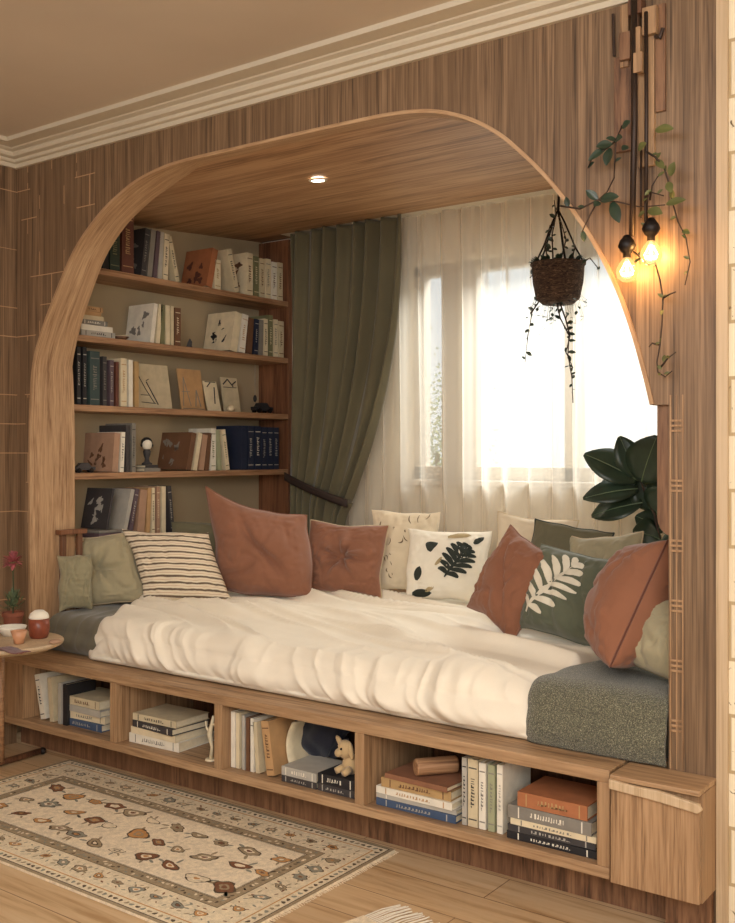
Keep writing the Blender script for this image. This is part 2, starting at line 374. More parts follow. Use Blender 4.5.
# ------------------------------------------------------------------ storage bench
FY = -.12; ZT = .43
bench = thing('storage_bench', 'long low oak bench with four open book cubbies along its front', 'bench', (-2.6, .8, 0))
L_ = lambda *a, **k: loc(bx(*a, **k), bench)
obj('top_board', L_(XL + .003, -1.128, FY, YB - .004, ZT - .036, ZT), M['bench'], bench, bevel=.003)
obj('top_board', L_(-1.1275, -.983, .052, YB - .004, ZT - .036, ZT - .001), M['bench'], bench)
obj('bottom_board', L_(XL + .003, -1.128, FY, .30, .13, .162), M['bench'], bench, bevel=.003)
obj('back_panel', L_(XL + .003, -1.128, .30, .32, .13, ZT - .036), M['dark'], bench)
obj('plinth', L_(XL + .003, XR - .002, .02, .05, 0, .13), M['kick'], bench)
for x0, x1 in ((-3.815, -3.782), (-3.213, -3.176), (-2.640, -2.600), (-2.004, -1.966), (-1.166, -1.128)):
    obj('divider', L_(x0, x1, FY + .002, .30, .162, ZT - .036), M['benchv'], bench, bevel=.002)
obj('end_panel', L_(XL + .003, -3.815, FY + .004, FY + .02, .162, ZT - .036), M['benchv'], bench, bevel=.002)
cab = thing('bench_cabinet', 'small closed oak cabinet at the right end of the bench', 'cabinet', (-1.0, -.05, .13))
obj('body', bx(-.118, .127, -.07, .0488, .0, .283), M['benchv'], cab, bevel=.002)
obj('plinth', bx(-.004, .120, .02, .048, -.13, -.001), M['kick'], cab)
dr = obj('door', bx(-.116, .125, -.092, -.071, .004, .262), M['benchv'], cab, bevel=.002)
bm = bmesh.new(); pts = []
prof = [(-.116, .262), (-.05, .258), (.0, .255), (.06, .250), (.125, .243), (.137, .254), (.128, .268), (.07, .276), (.02, .283), (-.03, .282), (-.08, .284), (-.116, .288)]
obj('handle', prism(prof, -.106, -.092), M['trim'], dr, bevel=.003)
obj('top', bx(-.118, .127, -.095, .049, .284, .298), M['bench'], cab, bevel=.003)

# ------------------------------------------------------------------ bedding
def fold(p, s, ax):        # ridged noise for cloth folds
    v = noise.noise(Vector((p[0] * ax[0] * s, p[1] * ax[1] * s, 3.1))); return 1 - abs(v) * 2
MZ = .572
def bed_sheet(name, x0, x1, yf, yb, zt, mat, wr, nu, nv, endr=.05, endl=.05, seed=0, foldfn=None, rf=.07, bulge=.025, parent=None, zb=.434, skew=0):
    # profile: from bench edge up the front and over the top
    hf = zt - zb; Lf = hf * 1.05; Lt = yb - yf - rf
    def f(a, b):
        s = b * (Lf + rf * .6 + Lt); sk = skew * min(1, max(0, s - .2) / .5) ** .8
        x = x0 + sk + (x1 - x0 - sk) * a
        ex = min(1, max(0, (x - x0 - sk)) / endl) if endl else 1; ey = min(1, (x1 - x) / endr) if endr else 1
        e = sqrt(max(0, 1 - (1 - ex) ** 2)) * sqrt(max(0, 1 - (1 - ey) ** 2))
        zz = zb + (zt - zb) * (.0 + 1.0 * e)
        h = zz - zb
        if s < Lf:
            t = s / Lf; y = yf - bulge * sin(pi * min(1, t * 1.0)) * e; z = zb + (h - rf * e * .8) * t
            nrm = Vector((0, -1, .1))
        else:
            t = min(1, (s - Lf) / (rf * 1.6)); 
            y = yf + rf * (1 - cos(t * pi / 2)); z = zz - rf * e * .8 * (1 - sin(t * pi / 2))
            if s - Lf > rf * 1.6: y = yf + rf + (s - Lf - rf * 1.6) / (Lf + rf * .6 + Lt - Lf - rf * 1.6) * (yb - yf - rf)
            nrm = Vector((0, -cos(t * pi / 2), sin(t * pi / 2)))
        front = max(0, 1 - max(0, (y - yf)) / .25)
        d = foldfn(x, y, z, front) * wr * (e * .9 + .1)
        if b < .02: d = abs(d) * .3
        p = Vector((x, y, z)) + nrm * d
        p.z = max(p.z, zb - .001 if b > 0 else zb)
        return p
    bm = grid(f, nu, nv)
    return obj(name, bm, mat, parent, smooth=True)
struct_m = fabric('grey_green_sheet', srgb(98, 92, 74), .12)
mat_t = thing('mattress', 'deep bench mattress in a grey green fitted sheet, bare at its left end', 'mattress', (-2.45, .7, ZT))
def ff_m(x, y, z, fr): return .9 * fold((x + .35 * y, z * .6 + y * .4), 7, (1.6, 1)) * .5 + .4 * noise.noise(Vector((x * 9, y * 5, z * 9)))
bmM = bx(-3.850, -1.012, .05, 1.37, .432, MZ - .035)
obj('core', loc(bmM, mat_t), struct_m, mat_t, bevel=.03)
s = bed_sheet('fitted_sheet', -3.852, -3.30, .045, 1.37, MZ + .008, struct_m, .024, 90, 90, endr=0, endl=.03, foldfn=ff_m); s.parent = mat_t; s.matrix_parent_inverse = Matrix.Translation(-Vector(mat_t.location))
DUV = fabric('cream_cotton', srgb(244, 234, 214), .05, sheen=.1)
def ff_d(x, y, z, fr):
    q = Vector((x, y))
    # long soft folds running across the bed, fanning from the back
    a = x * .55 + y * 1.7 + .25 * noise.noise(Vector((x * 1.3, y * 2.0, 0)))
    rg = lambda v, k=2.6, p=1.5: (1 - min(1, abs(v) * k)) ** p
    tp = .95 * rg(noise.noise(Vector((a * 2.6, (x - y) * .5, 1.7))), 3, 1.3) + .55 * rg(noise.noise(Vector((a * 6.0, x * .9, 5.2))), 2.6) + .5 * noise.noise(Vector((x * 1.4, y * 2, 8))) - .3
    hh = z - .43
    wob = noise.noise(Vector((x * 1.7, 0, 12)))
    b = x + (.55 + .5 * wob) * hh + .10 * noise.noise(Vector((x * 2.2, z * 7, 2)))
    vis = .5 + .5 * noise.noise(Vector((x * 2.3, z * 6, 6)))
    fv = .9 * noise.noise(Vector((b * 3.4, z * 1.5, 4.4))) + (1.1 * rg(noise.noise(Vector((b * 5.2, z * 1.2, 7.7))), 4, 1.2) + .55 * rg(noise.noise(Vector((b * 11, z * 2.5, 1.1))), 3.4, 1.2)) * vis - .25
    return tp * (1 - fr) * 1.0 + fv * fr * .9
duv = bed_sheet('duvet', -3.48, -1.40, .005, 1.36, MZ + .036, DUV, .037, 420, 170, endr=.06, endl=.10, foldfn=ff_d, rf=.085, bulge=.03, skew=-.30)
so = duv.modifiers.new('thick', 'SOLIDIFY'); so.thickness = .012; so.offset = -1
tag(duv, 'rumpled cream duvet spread over the middle of the bench mattress', 'duvet')
def blanket_mat():
    k = NT('bouclé_throw'.replace('é', 'e')); v = k.coord('Object'); vo = k.n('ShaderNodeTexVoronoi'); vo.inputs['Scale'].default_value = 260; k.l(v, vo.inputs['Vector'])
    n = k.noise(v, 330, 2); c = k.ramp(n, [(.38, srgb(72, 70, 56)), (.54, srgb(106, 104, 84)), (.70, srgb(166, 162, 134))])
    k.col(c); k.rough(.95); k.bump(vo.outputs['Distance'], .8, .004); k.b.inputs['Sheen Weight'].default_value = .3; return k.m
def ff_b(x, y, z, fr): return (.5 * noise.noise(Vector((x * 5, y * 4, z * 3))) + .5 * fr * noise.noise(Vector((x * 11, 2, z * 2)))) 
def blanket():
    x1 = -1.012
    def f(a, b):
        # left hem wanders: it turns inwards towards the back
        s = b * 1.05
        yf = -.012; rf = .09; zt = MZ + .052; zb = ZT + .003
        hf = zt - zb - rf
        if s < hf: y, z, n = yf - .012 * sin(pi * s / hf), zb + s, Vector((0, -1, 0))
        elif s < hf + rf * 1.57:
            t = (s - hf) / rf; y, z, n = yf + rf * (1 - cos(t)), zt - rf + rf * sin(t), Vector((0, -cos(t), sin(t)))
        else: y, z, n = yf + rf + (s - hf - rf * 1.57), zt, Vector((0, 0, 1))
        xl = -1.445 + .05 * max(0, y) + .012 * noise.noise(Vector((0, y * 9, z * 9))) + (.0 if y < .25 else (y - .25) * .35)
        x = xl + (x1 - xl) * a
        e = min(1, (x - xl) / .05); n2 = n * (ff_b(x, y, z, 1 if y < .1 else .2) * .013 - .022 * (1 - sqrt(max(0, 1 - (1 - e) ** 2))))
        return Vector((x, y, z)) + n2
    return obj('throw_blanket', grid(f, 90, 150), blanket_mat(), smooth=True)
bl = blanket(); so = bl.modifiers.new('thick', 'SOLIDIFY'); so.thickness = .01; so.offset = -1
tag(bl, 'nubby grey green throw blanket over the right end of the bed', 'blanket')
# low oak ledge under the window, behind the mattress
tag(obj('window_ledge', bx(-3.86, -.985, 1.39, 1.64, ZT, .60), M['bench'], bevel=.004), 'low oak ledge under the window behind the cushions', 'ledge')

# ------------------------------------------------------------------ cushions
class Cushion:
    def __init__(s, w, h, T, style='plain', seed=0, slump=0.0, rnd=.5, tl=0.0, skew=0.0, hol=.072):
        s.hol = hol; s.skew = skew; s.w, s.h, s.T, s.style, s.seed, s.slump, s.rnd, s.tl = w, h, T, style, seed, slump, rnd, tl
    def base(s, a, b):
        # outline with pulled corners and slightly hollow sides
        px = s.w / 2 * a * (1 - .075 * (1 - a * a) * 0 - s.hol * (1 - b * b) * abs(a) ** 2.5)
        pz = s.h / 2 * b * (1 - s.hol * (1 - a * a) * abs(b) ** 2.5)
        sg = Vector((a * 1.7 + s.seed, b * 1.7, s.seed * .7))
        px += .012 * noise.noise(sg) ; pz += .012 * noise.noise(sg + Vector((9, 0, 0)))
        pz -= s.slump * (1 - a * a) * max(0, b) * s.h * .5
        px += s.skew * (pz + s.h / 2) if False else s.skew * pz
        c = max(0, -a) ** 2 * max(0, b) ** 2 * s.tl; px -= c * .6; pz += c
        return px, pz
    def thick(s, a, b):
        e = max(0, (1 - a ** 4)) * max(0, (1 - b ** 4))
        t = s.T / 2 * max(0, (1 - a * a) * (1 - b * b)) ** .42 * (e ** .1 if e > 0 else 0)
        w = noise.noise(Vector((a * 2.3 + s.seed, b * 2.3 - s.seed, 2.2)))
        t *= 1 + .13 * w
        ed = max(abs(a), abs(b))
        t -= .012 * ed ** 3 * (1 - ed) * 4 * (1 - abs(noise.noise(Vector((a * 7, b * 7, s.seed)))) * 3)
        rv = noise.noise(Vector((a * 1.9 + .9 * b + s.seed * 3, b * 1.6 - .6 * a, s.seed * 1.3)))
        t -= .010 * (1 - min(1, abs(rv) * 7)) * (1 - ed ** 4) * min(1, t * 40)
        if s.style == 'tuft':
            r = sqrt(a * a + b * b); an = math.atan2(b, a)
            t *= 1 - .72 * math.exp(-(r / .22) ** 2) - .34 * math.exp(-(r / .5) ** 2) * (1 - math.exp(-(r / .12) ** 2)) * (sin(an * 6 + s.seed + 1.2 * r) + .6 * sin(an * 11 + 2 - r))
        if s.style == 'crease':
            d = (a * .8 + b * .35 + .15 * sin(b * 3)); t *= 1 - .30 * math.exp(-((d - .05) / .08) ** 2) * (1 - b * b)
            d = (b * 1 - .4 * a + .3); t *= 1 - .28 * math.exp(-(d / .07) ** 2) * max(0, -a + .2)
        if s.style == 'ribbed':
            t *= 1 + .12 * abs(sin(b * 15)) * (1 - b * b) - .05
        if s.style == 'chop':
            t *= 1 - .25 * math.exp(-(a / .3) ** 2) * max(0, b)
            d = abs(a + .35 * b); t *= 1 - .2 * math.exp(-((d - .35) / .07) ** 2)
        return max(t, 0)
    def P(s, a, b, side=-1, off=0.0):
        px, pz = s.base(a, b); return Vector((px, side * (s.thick(a, b) + off), pz + s.h / 2))
    def mesh(s, N=44):
        bm = bmesh.new(); g = {}
        for side in (-1, 1):
            for i in range(N + 1):
                for j in range(N + 1):
                    edge = i in (0, N) or j in (0, N)
                    k = (0 if edge else side, i, j)
                    if k in g: continue
                    a, b = sin((i / N - .5) * pi), sin((j / N - .5) * pi)
                    g[k] = bm.verts.new(s.P(a, b, side))
        for side in (-1, 1):
            for i in range(N):
                for j in range(N):
                    q = []
                    for ii, jj in ((i, j), (i + 1, j), (i + 1, j + 1), (i, j + 1)):
                        edge = ii in (0, N) or jj in (0, N); q.append(g[(0 if edge else side, ii, jj)])
                    bm.faces.new(q if side == -1 else q[::-1])
        return bm
    def piping(s, r=.0035, N=30):
        pts = []
        for k in range(4 * N):
            e, t = divmod(k, N); t = sin((t / N - .5) * pi)
            a, b = ((t, -1), (1, t), (-t, 1), (-1, -t))[e]; pts.append(s.P(a, b, -1))
        bm = tube(pts + pts[:1], r, n=6, cap=False); return bm
    def ribbon(s, p0, p1, w, bm, bend=0, k=9, off=.003, prof=None):
        """leaf-shaped print draped on the front face, in (a,b) face coordinates"""
        p0, p1 = Vector(p0), Vector(p1); d = p1 - p0; nn = Vector((-d.y, d.x)).normalized(); L = []
        for i in range(k + 1):
            t = i / k; c = p0 + d * t + nn * bend * sin(pi * t) ; ww = w * ((prof or (lambda t: sin(pi * min(1, .06 + t * .94)) ** .6))(t))
            row = []
            for j in (-1, -.5, 0, .5, 1):
                q = c + nn * ww * j; q = Vector((max(-.97, min(.97, q.x)), max(-.97, min(.97, q.y)))); row.append(bm.verts.new(s.P(q.x, q.y, -1, off)))
            L.append(row)
        for A, B in zip(L, L[1:]):
            for j in range(4): bm.faces.new((A[j], A[j + 1], B[j + 1], B[j]))
def monstera(cu, c, L, ang, bm, mid=None, wid=.5, lw=.066):
    d = Vector((cos(ang), sin(ang))); n = Vector((-d.y, d.x)); c = Vector(c)
    for k in range(7):
        t = k / 6; b = c + d * (L * (t - .35)); ln = L * wid * (sin(pi * (.22 + .68 * t))) * 1.0
        for sgn in (-1, 1):
            e = b + n * sgn * ln + d * ln * (.15 + .75 * t)
            cu.ribbon(tuple(b), tuple(e), L * lw, bm, bend=-sgn * .03, prof=lambda t: .55 + .75 * sin(pi * t) ** .8 if t < .9 else .4)
    cu.ribbon(tuple(c - d * L * .5), tuple(c + d * L * .72), L * .045, bm)
FAB = {
 'rust': fabric('rust_velvet', srgb(138, 91, 67), .10, sheen=.35),
 'rust2': fabric('terracotta_linen', srgb(138, 89, 63), .08, sheen=.2),
 'sage': fabric('sage_linen', srgb(160, 150, 120), .08),
 'sage2': fabric('olive_sage_linen', srgb(146, 138, 108), .08),
 'olive': fabric('dark_olive_linen', srgb(98, 92, 68), .10),
 'green': fabric('muted_green_cotton', srgb(92, 96, 76), .10),
 'white': fabric('off_white_canvas', srgb(236, 228, 210), .04),
 'beige': fabric('pale_beige_canvas', srgb(216, 200, 172), .05),
 'piping': fabric('dark_rust_seam', srgb(96, 52, 34), .05),
 'pipe': fabric('pale_piping', srgb(196, 176, 142), .05),
 'print': fabric('dark_green_print', srgb(34, 42, 34), .2), 'print2': fabric('tan_print', srgb(176, 156, 116), .2), 'printw': fabric('cream_print', srgb(226, 218, 196), .1),
}
INK = fabric('brown_ink', srgb(104, 84, 60), .2)
def stripes():
    k = NT('striped_knit'); tc = k.n('ShaderNodeTexCoord'); sx = k.n('ShaderNodeSeparateXYZ'); k.l(tc.outputs['Object'], sx.inputs[0])
    nz = k.noise(tc.outputs['Object'], 9, 2)
    z = k.math('ADD', k.math('MULTIPLY', sx.outputs['Z'], 35), k.math('MULTIPLY', nz, .35))
    fr = k.math('FRACT', z)
    k.col(k.ramp(fr, [(.0, srgb(112, 95, 78)), (.26, srgb(104, 88, 72)), (.34, srgb(226, 212, 186)), (.55, srgb(232, 220, 196)), (.62, srgb(186, 150, 118)), (.70, srgb(230, 216, 190)), (.95, srgb(224, 208, 182))]))
    wv = k.noise(tc.outputs['Object'], 260, 2); k.bump(wv, .4, .002); k.rough(.9); return k.m
FAB['stripe'] = stripes()
def place_cushion(name, u, vb, z0, w, h, T, yaw, lean, roll, mat, label, style='plain', seed=0, pipe=None, y=None, slump=0, N=44, prints=None, cat='cushion', tl=0.0, skew=0.0, hol=.072):
    """standing on its lower edge; (u, vb) is where that edge meets the bed"""
    p = at(u, vb, z=z0) if y is None else at(u, y=y, z=z0)
    p.z = z0
    cu = Cushion(w, h, T, style, seed, slump, tl=tl, skew=skew, hol=hol)
    t = thing(name, label, cat, p); t.rotation_mode = 'XYZ'
    m = Matrix.Rotation(R(yaw), 4, 'Z') @ Matrix.Rotation(R(lean), 4, 'X') @ Matrix.Rotation(R(roll), 4, 'Y')
    t.rotation_euler = m.to_euler()
    bm = cu.mesh(N); mats = [FAB[mat]]
    for k, (fn, pm) in enumerate(prints or []):
        n0 = len(bm.faces); fn(cu, bm); bm.faces.ensure_lookup_table()
        for f in bm.faces[n0:]: f.material_index = k + 1
        mats.append(pm)
    body = obj('cover', bm, mats, t, smooth=True)
    # rest on the lowest point
    lo = min((m.to_3x3() @ v.co).z for v in body.data.vertices); t.location.z = z0 - lo
    if pipe: obj('piping', cu.piping(), FAB[pipe], t, smooth=True)
    if style == 'tuft':
        bm = ball(cu.P(0, 0, -1), .012, sc=(1, .5, 1)); obj('button', bm, FAB[mat], t, smooth=True)
    return t
ZB = MZ + .016
ZD = MZ + .045
place_cushion('bolster_cushion', 76, 610, ZB, .15, .25, .11, 62, -8, 0, 'sage2', 'narrow gathered olive cushion at the far left of the bed against the end rail', 'ribbed', 3, y=.17)
place_cushion('tufted_cushion', 100, 607, ZB, .38, .34, .13, 46, -18, -3, 'sage', 'sage tufted cushion with a centre crease, left of the striped one', 'tuft', 1, pipe='pipe', N=56, skew=-.24)
place_cushion('dark_cushion', 214, 590, ZB, .40, .37, .12, 62, -12, 0, 'olive', 'plain dark olive cushion behind the striped cushion', 'plain', 8, y=.93, pipe='olive')
place_cushion('striped_cushion', 174, 605, ZB + .01, .41, .355, .15, 40, -22, 2, 'stripe', 'cream knitted cushion with thin brown stripes, in front of the bookshelf', 'plain', 4, N=56, skew=-.42)
place_cushion('large_cushion', 260, 597, ZD, .43, .38, .25, 34, -10, 4, 'rust', 'largest rust velvet cushion standing beside the green curtain', 'crease', 5, pipe='rust2', slump=.0, N=60, tl=.11, skew=-.16, hol=-.05)
place_cushion('tufted_cushion', 341, 594, ZD, .40, .345, .15, 18, -14, 2, 'rust', 'small rust square cushion with a buttoned centre in front of the green curtain', 'tuft', 2, pipe='pipe', y=1.10, N=64)
def sketch(cu, bm):
    rnd = random.Random(3)
    for i in range(30):
        x, y = rnd.uniform(-.8, .85), rnd.uniform(-.75, .85); a = rnd.uniform(.8, 2.4); l = rnd.uniform(.06, .26)
        cu.ribbon((x, y), (x + cos(a) * l, y + sin(a) * l), rnd.uniform(.008, .02), bm, bend=rnd.uniform(-.05, .05))
place_cushion('printed_cushion', 402, 590, ZD, .34, .40, .11, 30, -10, 2, 'beige', 'pale beige cushion with faint brown sketch marks, between the buttoned rust and the leaf cushion', 'plain', 6, y=1.30, prints=[(sketch, INK)])
def leafprint(cu, bm):
    monstera(cu, (.18, -.08), .80, R(62), bm)
    cu.ribbon((-.72, -.5), (-.62, -.12), .09, bm); cu.ribbon((-.42, .3), (-.22, .58), .12, bm, bend=.08); cu.ribbon((-.8, -.88), (-.3, -.84), .12, bm); cu.ribbon((.62, .55), (.85, .8), .07, bm)
def leafprint2(cu, bm):
    cu.ribbon((.0, .74), (.55, .82), .1, bm); cu.ribbon((-.25, -.1), (-.1, .12), .05, bm); cu.ribbon((-.45, -.8), (-.25, -.66), .06, bm)
place_cushion('leaf_print_cushion', 446, 602, ZD, .40, .345, .14, 24, -20, 0, 'white', 'off white cushion with a dark monstera leaf print', 'plain', 7, prints=[(leafprint, FAB['print']), (leafprint2, FAB['print2'])], N=50)
place_cushion('cream_cushion', 528, 570, ZD, .36, .40, .11, 12, -10, 4, 'beige', 'cream cushion peeking out behind the left leaning rust cushion', 'plain', 12, y=1.22, pipe='pipe')
place_cushion('dark_cushion', 556, 570, ZD, .34, .38, .10, 8, -10, 8, 'olive', 'dark olive cushion with pointed corner behind the leaf patterned green one', 'chop', 13, y=1.0, pipe='print')
place_cushion('leaning_cushion', 489, 636, ZD - .004, .285, .35, .17, -14, -20, 21, 'rust2', 'rust cushion leaning back right of the monstera leaf cushion', 'crease', 9, pipe='rust', N=56)
place_cushion('tufted_cushion', 600, 600, ZD, .33, .36, .13, -10, -14, -6, 'sage', 'pale sage tufted cushion in front of the fiddle leaf plant', 'tuft', 11, y=.93, pipe='pipe')
def zebra(cu, bm): monstera(cu, (-.45, -.1), 1.25, R(62), bm, wid=.46, lw=.045)
place_cushion('leaf_print_cushion', 562, 648, ZD - .004, .40, .32, .20, -6, -20, 8, 'green', 'muted green cushion with cream leaf stripes beside the largest right rust cushion', 'chop', 10, prints=[(zebra, FAB['printw'])], N=56, pipe='green')
place_cushion('large_cushion', 607, 672, ZD + .012, .36, .40, .27, -68, -24, -10, 'rust2', 'tall rust cushion seen edge on, right end of the bed', 'plain', 14, pipe='piping', N=60, hol=.03)
place_cushion('small_cushion', 655, 688, ZD + .018, .23, .22, .16, -14, -12, 12, 'sage', 'small sage cushion on the throw, cut off by the right post', 'chop', 15, pipe='sage2', y=.135, hol=.0)

# ------------------------------------------------------------------ curtains
GC = fabric('olive_green_drape', srgb(98, 91, 66), .10, weave=400, sheen=.3)
cur = thing('curtain', 'heavy olive green curtain tied back at the left of the window', 'curtain', (-3.4, 1.70, .6))
CY = 1.635; zt, zk, zb2 = 2.538, 1.12, .62
xl = at(290.5, y=CY).x; xr = at(404, y=CY).x
def curt(a, b):
    z = zt + (zk - zt) * b
    xrr = xr + (at(352, y=CY).x - xr) * (b ** 2.4)
    xll = xl + .0 * b
    ph = a * 13.5
    x = xll + (xrr - xll) * a
    dr_ = (a * a) * .05 * sin(b * pi)
    y = CY + .034 * sin(ph * 2 * pi / 1.7 + .8 * sin(b * 2)) * (1 - .35 * b) + .012 * sin(ph * 5 + b * 3) - .02 * b
    z2 = z + a * .0 - (.09 * a * b ** 3) * 1.0 + .05 * (b ** 3) * (1 - a)
    return Vector((x, y, z2)) - Vector(cur.location)
def curtlow(a, b):
    x0, x1 = xl, at(352, y=CY).x
    top = curt(a, 1) + Vector(cur.location)
    w_ = 1 - .12 * sin(min(1, b * 3) * pi / 2)
    x = x0 + (top.x - x0) * a / max(a, .001) * 1.0 if False else x0 + (top.x - x0) * w_
    return Vector((x, CY - .02 + (top.y - CY + .02) * (1 - .2 * b) + .01 * sin(a * 40), top.z + (zb2 - top.z) * b)) - Vector(cur.location)
o = obj('upper_drape', grid(curt, 200, 60), GC, cur, smooth=True); o.modifiers.new('t', 'SOLIDIFY').thickness = .004
o = obj('lower_drape', grid(curtlow, 160, 20), GC, cur, smooth=True); o.modifiers.new('t', 'SOLIDIFY').thickness = .004
def band(a, b):
    p = curt(a, 1) + Vector(cur.location); return Vector((p.x + (.01 if a > .97 else 0), CY - .085 + .03 * (2 * a - 1) ** 2, p.z + .022 - .045 * b)) - Vector(cur.location)
o = obj('tieback', grid(band, 30, 3), plain('dark_tieback', srgb(48, 34, 28), .7), cur, smooth=True); o.modifiers.new('t', 'SOLIDIFY').thickness = .006
SYY = 1.715
def sh(a, b):
    x = -3.55 + 2.56 * a; z = 2.545 + (.615 - 2.545) * b
    ph = 2 * pi * (x / .125 + .8 * noise.noise(Vector((x * 2.1, 0, b * .6))))
    am = .026 * (.55 + .6 * abs(noise.noise(Vector((x * 2.7, 4, b * .8))) * 2))
    y = SYY - .004 + am * sin(ph) + .007 * sin(ph * 2.3 + 1) * (1 - .5 * b)
    return Vector((x + .012 * cos(ph) + .01 * noise.noise(Vector((x * 4, 3, b * 2))), y, z))
tag(obj('sheer_curtain', grid(sh, 620, 20), M['sheer'], smooth=True), 'floor length white sheer curtain across the whole nook window', 'curtain')
tag(obj('curtain_rail', bx(-3.86, -.985, 1.60, 1.745, 2.5465, 2.5515), M['cream']), 'thin ceiling rail that carries the curtains', 'curtain rail')

# ------------------------------------------------------------------ downlight
p = at(318, y=.62); zc = 2.434 + (.62 - .24) * (.126 / 1.58)
dl = thing('downlight', 'small round recessed downlight glowing in the nook ceiling', 'light', (p.x, .62, zc))
p = at(318, 174, y=.62)
dl.rotation_euler = (math.atan(.126 / 1.58), 0, 0)
obj('ring', lathe([(.028, -.0), (.040, -.0), (.040, -.005), (.028, -.005)] + [(.028, 0)], n=28), M['crown'], dl, smooth=False)
obj('lens', lathe([(0, -.002), (.028, -.002), (.028, -.004), (0, -.004)], n=24), M['led'], dl)
l = bpy.data.lights.new('downlight_spot', 'SPOT'); l.energy = 24; l.color = (1, .85, .65); l.spot_size = R(120); l.spot_blend = .8; l.shadow_soft_size = .03
lo = bpy.data.objects.new('downlight_spot', l); lo.location = (dl.location.x, .62, zc - .02); C.objects.link(lo)

# ------------------------------------------------------------------ books
COL = dict(
 cream=(222, 206, 172), white=(230, 222, 204), ivory=(206, 190, 156), tan=(190, 150, 104), rustb=(140, 96, 70), redbrown=(100, 58, 44), dkgreen=(48, 60, 48), black=(34, 32, 34),
 char=(62, 58, 58), grey=(132, 126, 116), ltgrey=(178, 172, 160), navy=(30, 38, 60), blue=(66, 84, 112), olive=(120, 118, 84), sage=(160, 162, 128), pink=(174, 138, 112), orange=(168, 106, 68),
 gold=(180, 146, 98), brown=(110, 76, 52), teal=(58, 74, 72), mauve=(96, 78, 84))
CM = {k: plain('cloth_' + k, srgb(*v), .65, var=.08, vs=20) for k, v in COL.items()}
PAGES = plain('book_pages', srgb(222, 208, 178), .9, var=.06, vs=60)
def book(name, t, d, h, col, label, group, ink=None, cover=None, seed=0, cat='book'):
    """t thick (x), d deep (y, spine at y=0), h tall (z)"""
    o = thing(name, label, cat, group=group); rnd = random.Random(seed)
    c = min(.003, t * .14)
    bm = prism([(0, 0), (t, 0), (t, d), (t - c, d), (t - c, c), (c, c), (c, d), (0, d)], 0, h, ax='z')
    n0 = len(bm.faces); mats = [CM[col]]
    def quad(pts): bm.faces.new([bm.verts.new(p) for p in pts])
    if ink:
        mats.append(CM[ink]); e = .0006
        if t > .016:      # lettering-like marks down the spine plus two bands
            z = h * .28
            while z < h * .72:
                l = rnd.uniform(.004, .012); x0 = t * rnd.uniform(.28, .36); x1 = t * rnd.uniform(.62, .72)
                quad([(x0, -e, z), (x1, -e, z), (x1, -e, z + l * .55), (x0, -e, z + l * .55)])
                if rnd.random() < .7: quad([(x0, -e, z), (x0 + t * .12, -e, z), (x0 + t * .12, -e, z + l), (x0, -e, z + l)])
                z += l + .003
        for z in (h * .1, h * .86): quad([(t * .08, -e, z), (t * .92, -e, z), (t * .92, -e, z + .004), (t * .08, -e, z + .004)])
    if cover:             # picture on the board that faces left
        if not ink: mats.append(CM[cover])
        e = .0006
        for k in range(9):
            cy, cz, r = d * rnd.uniform(.25, .8), h * rnd.uniform(.15, .75), rnd.uniform(.01, .026); ang = rnd.uniform(0, 3); st = rnd.uniform(.25, .9)
            P = []
            for q in range(12):
                a = q * pi / 6; rr = r * (1 + .35 * sin(3 * a + k)); yy, zz = rr * cos(a), rr * st * sin(a)
                P.append((-e, cy + yy * cos(ang) - zz * sin(ang), cz + yy * sin(ang) + zz * cos(ang)))
            quad(P)
    bm.faces.ensure_lookup_table()
    for f in bm.faces[n0:]: f.material_index = 1
    me = bpy.data.meshes.new('cover'); bm.normal_update(); bm.to_mesh(me); bm.free()
    for m in mats: me.materials.append(m)
    co = bpy.data.objects.new('cover', me); C.objects.link(co); co.parent = o
    obj('pages', bx(c + .0003, t - c - .0003, c, d - .004, .003, h - .003), PAGES, o)
    return o
ORD = ['first', 'second', 'third', 'fourth', 'fifth', 'sixth', 'seventh', 'eighth', 'ninth', 'tenth', 'eleventh', 'twelfth', 'thirteenth', 'fourteenth', 'fifteenth', 'sixteenth', 'seventeenth', 'eighteenth', 'nineteenth']
SXB = -3.915
def shelf_row(zs, where, spec, group):
    """spec: (u0, u1, height, lean, colour, adjectives, ink, cover, depth)"""
    last = -9
    for i, (u0, u1, h, lean, col, desc, ink, cov, d) in enumerate(spec):
        y0, y1 = at(u0, x=SXB).y, at(u1, x=SXB).y
        a = R(lean); t = max(.008, (y1 - y0) * cos(a) - .0015)
        if lean == 0 and y0 < last + .001: y0 = last + .001
        b = book('book', t, d, h, col, f'{desc} book, {ORD[i]} from the left on the {where}', group, ink, cov, seed=i * 7 + int(zs * 100))
        # pivot at the lower corner on the side it leans to
        rot = Matrix.Rotation(R(90), 4, 'Z') @ Matrix.Rotation(a, 4, 'Y')
        piv = Vector((t, 0, 0)) if lean > 0 else Vector((0, 0, 0))
        base = Vector((SXB, y0 + (t / cos(a) if lean > 0 else 0), zs + .0008))
        m = Matrix.Translation(base) @ rot @ Matrix.Translation(-piv)
        b.rotation_euler = rot.to_euler(); b.location = m.to_translation()
        last = y0 + t / cos(a)
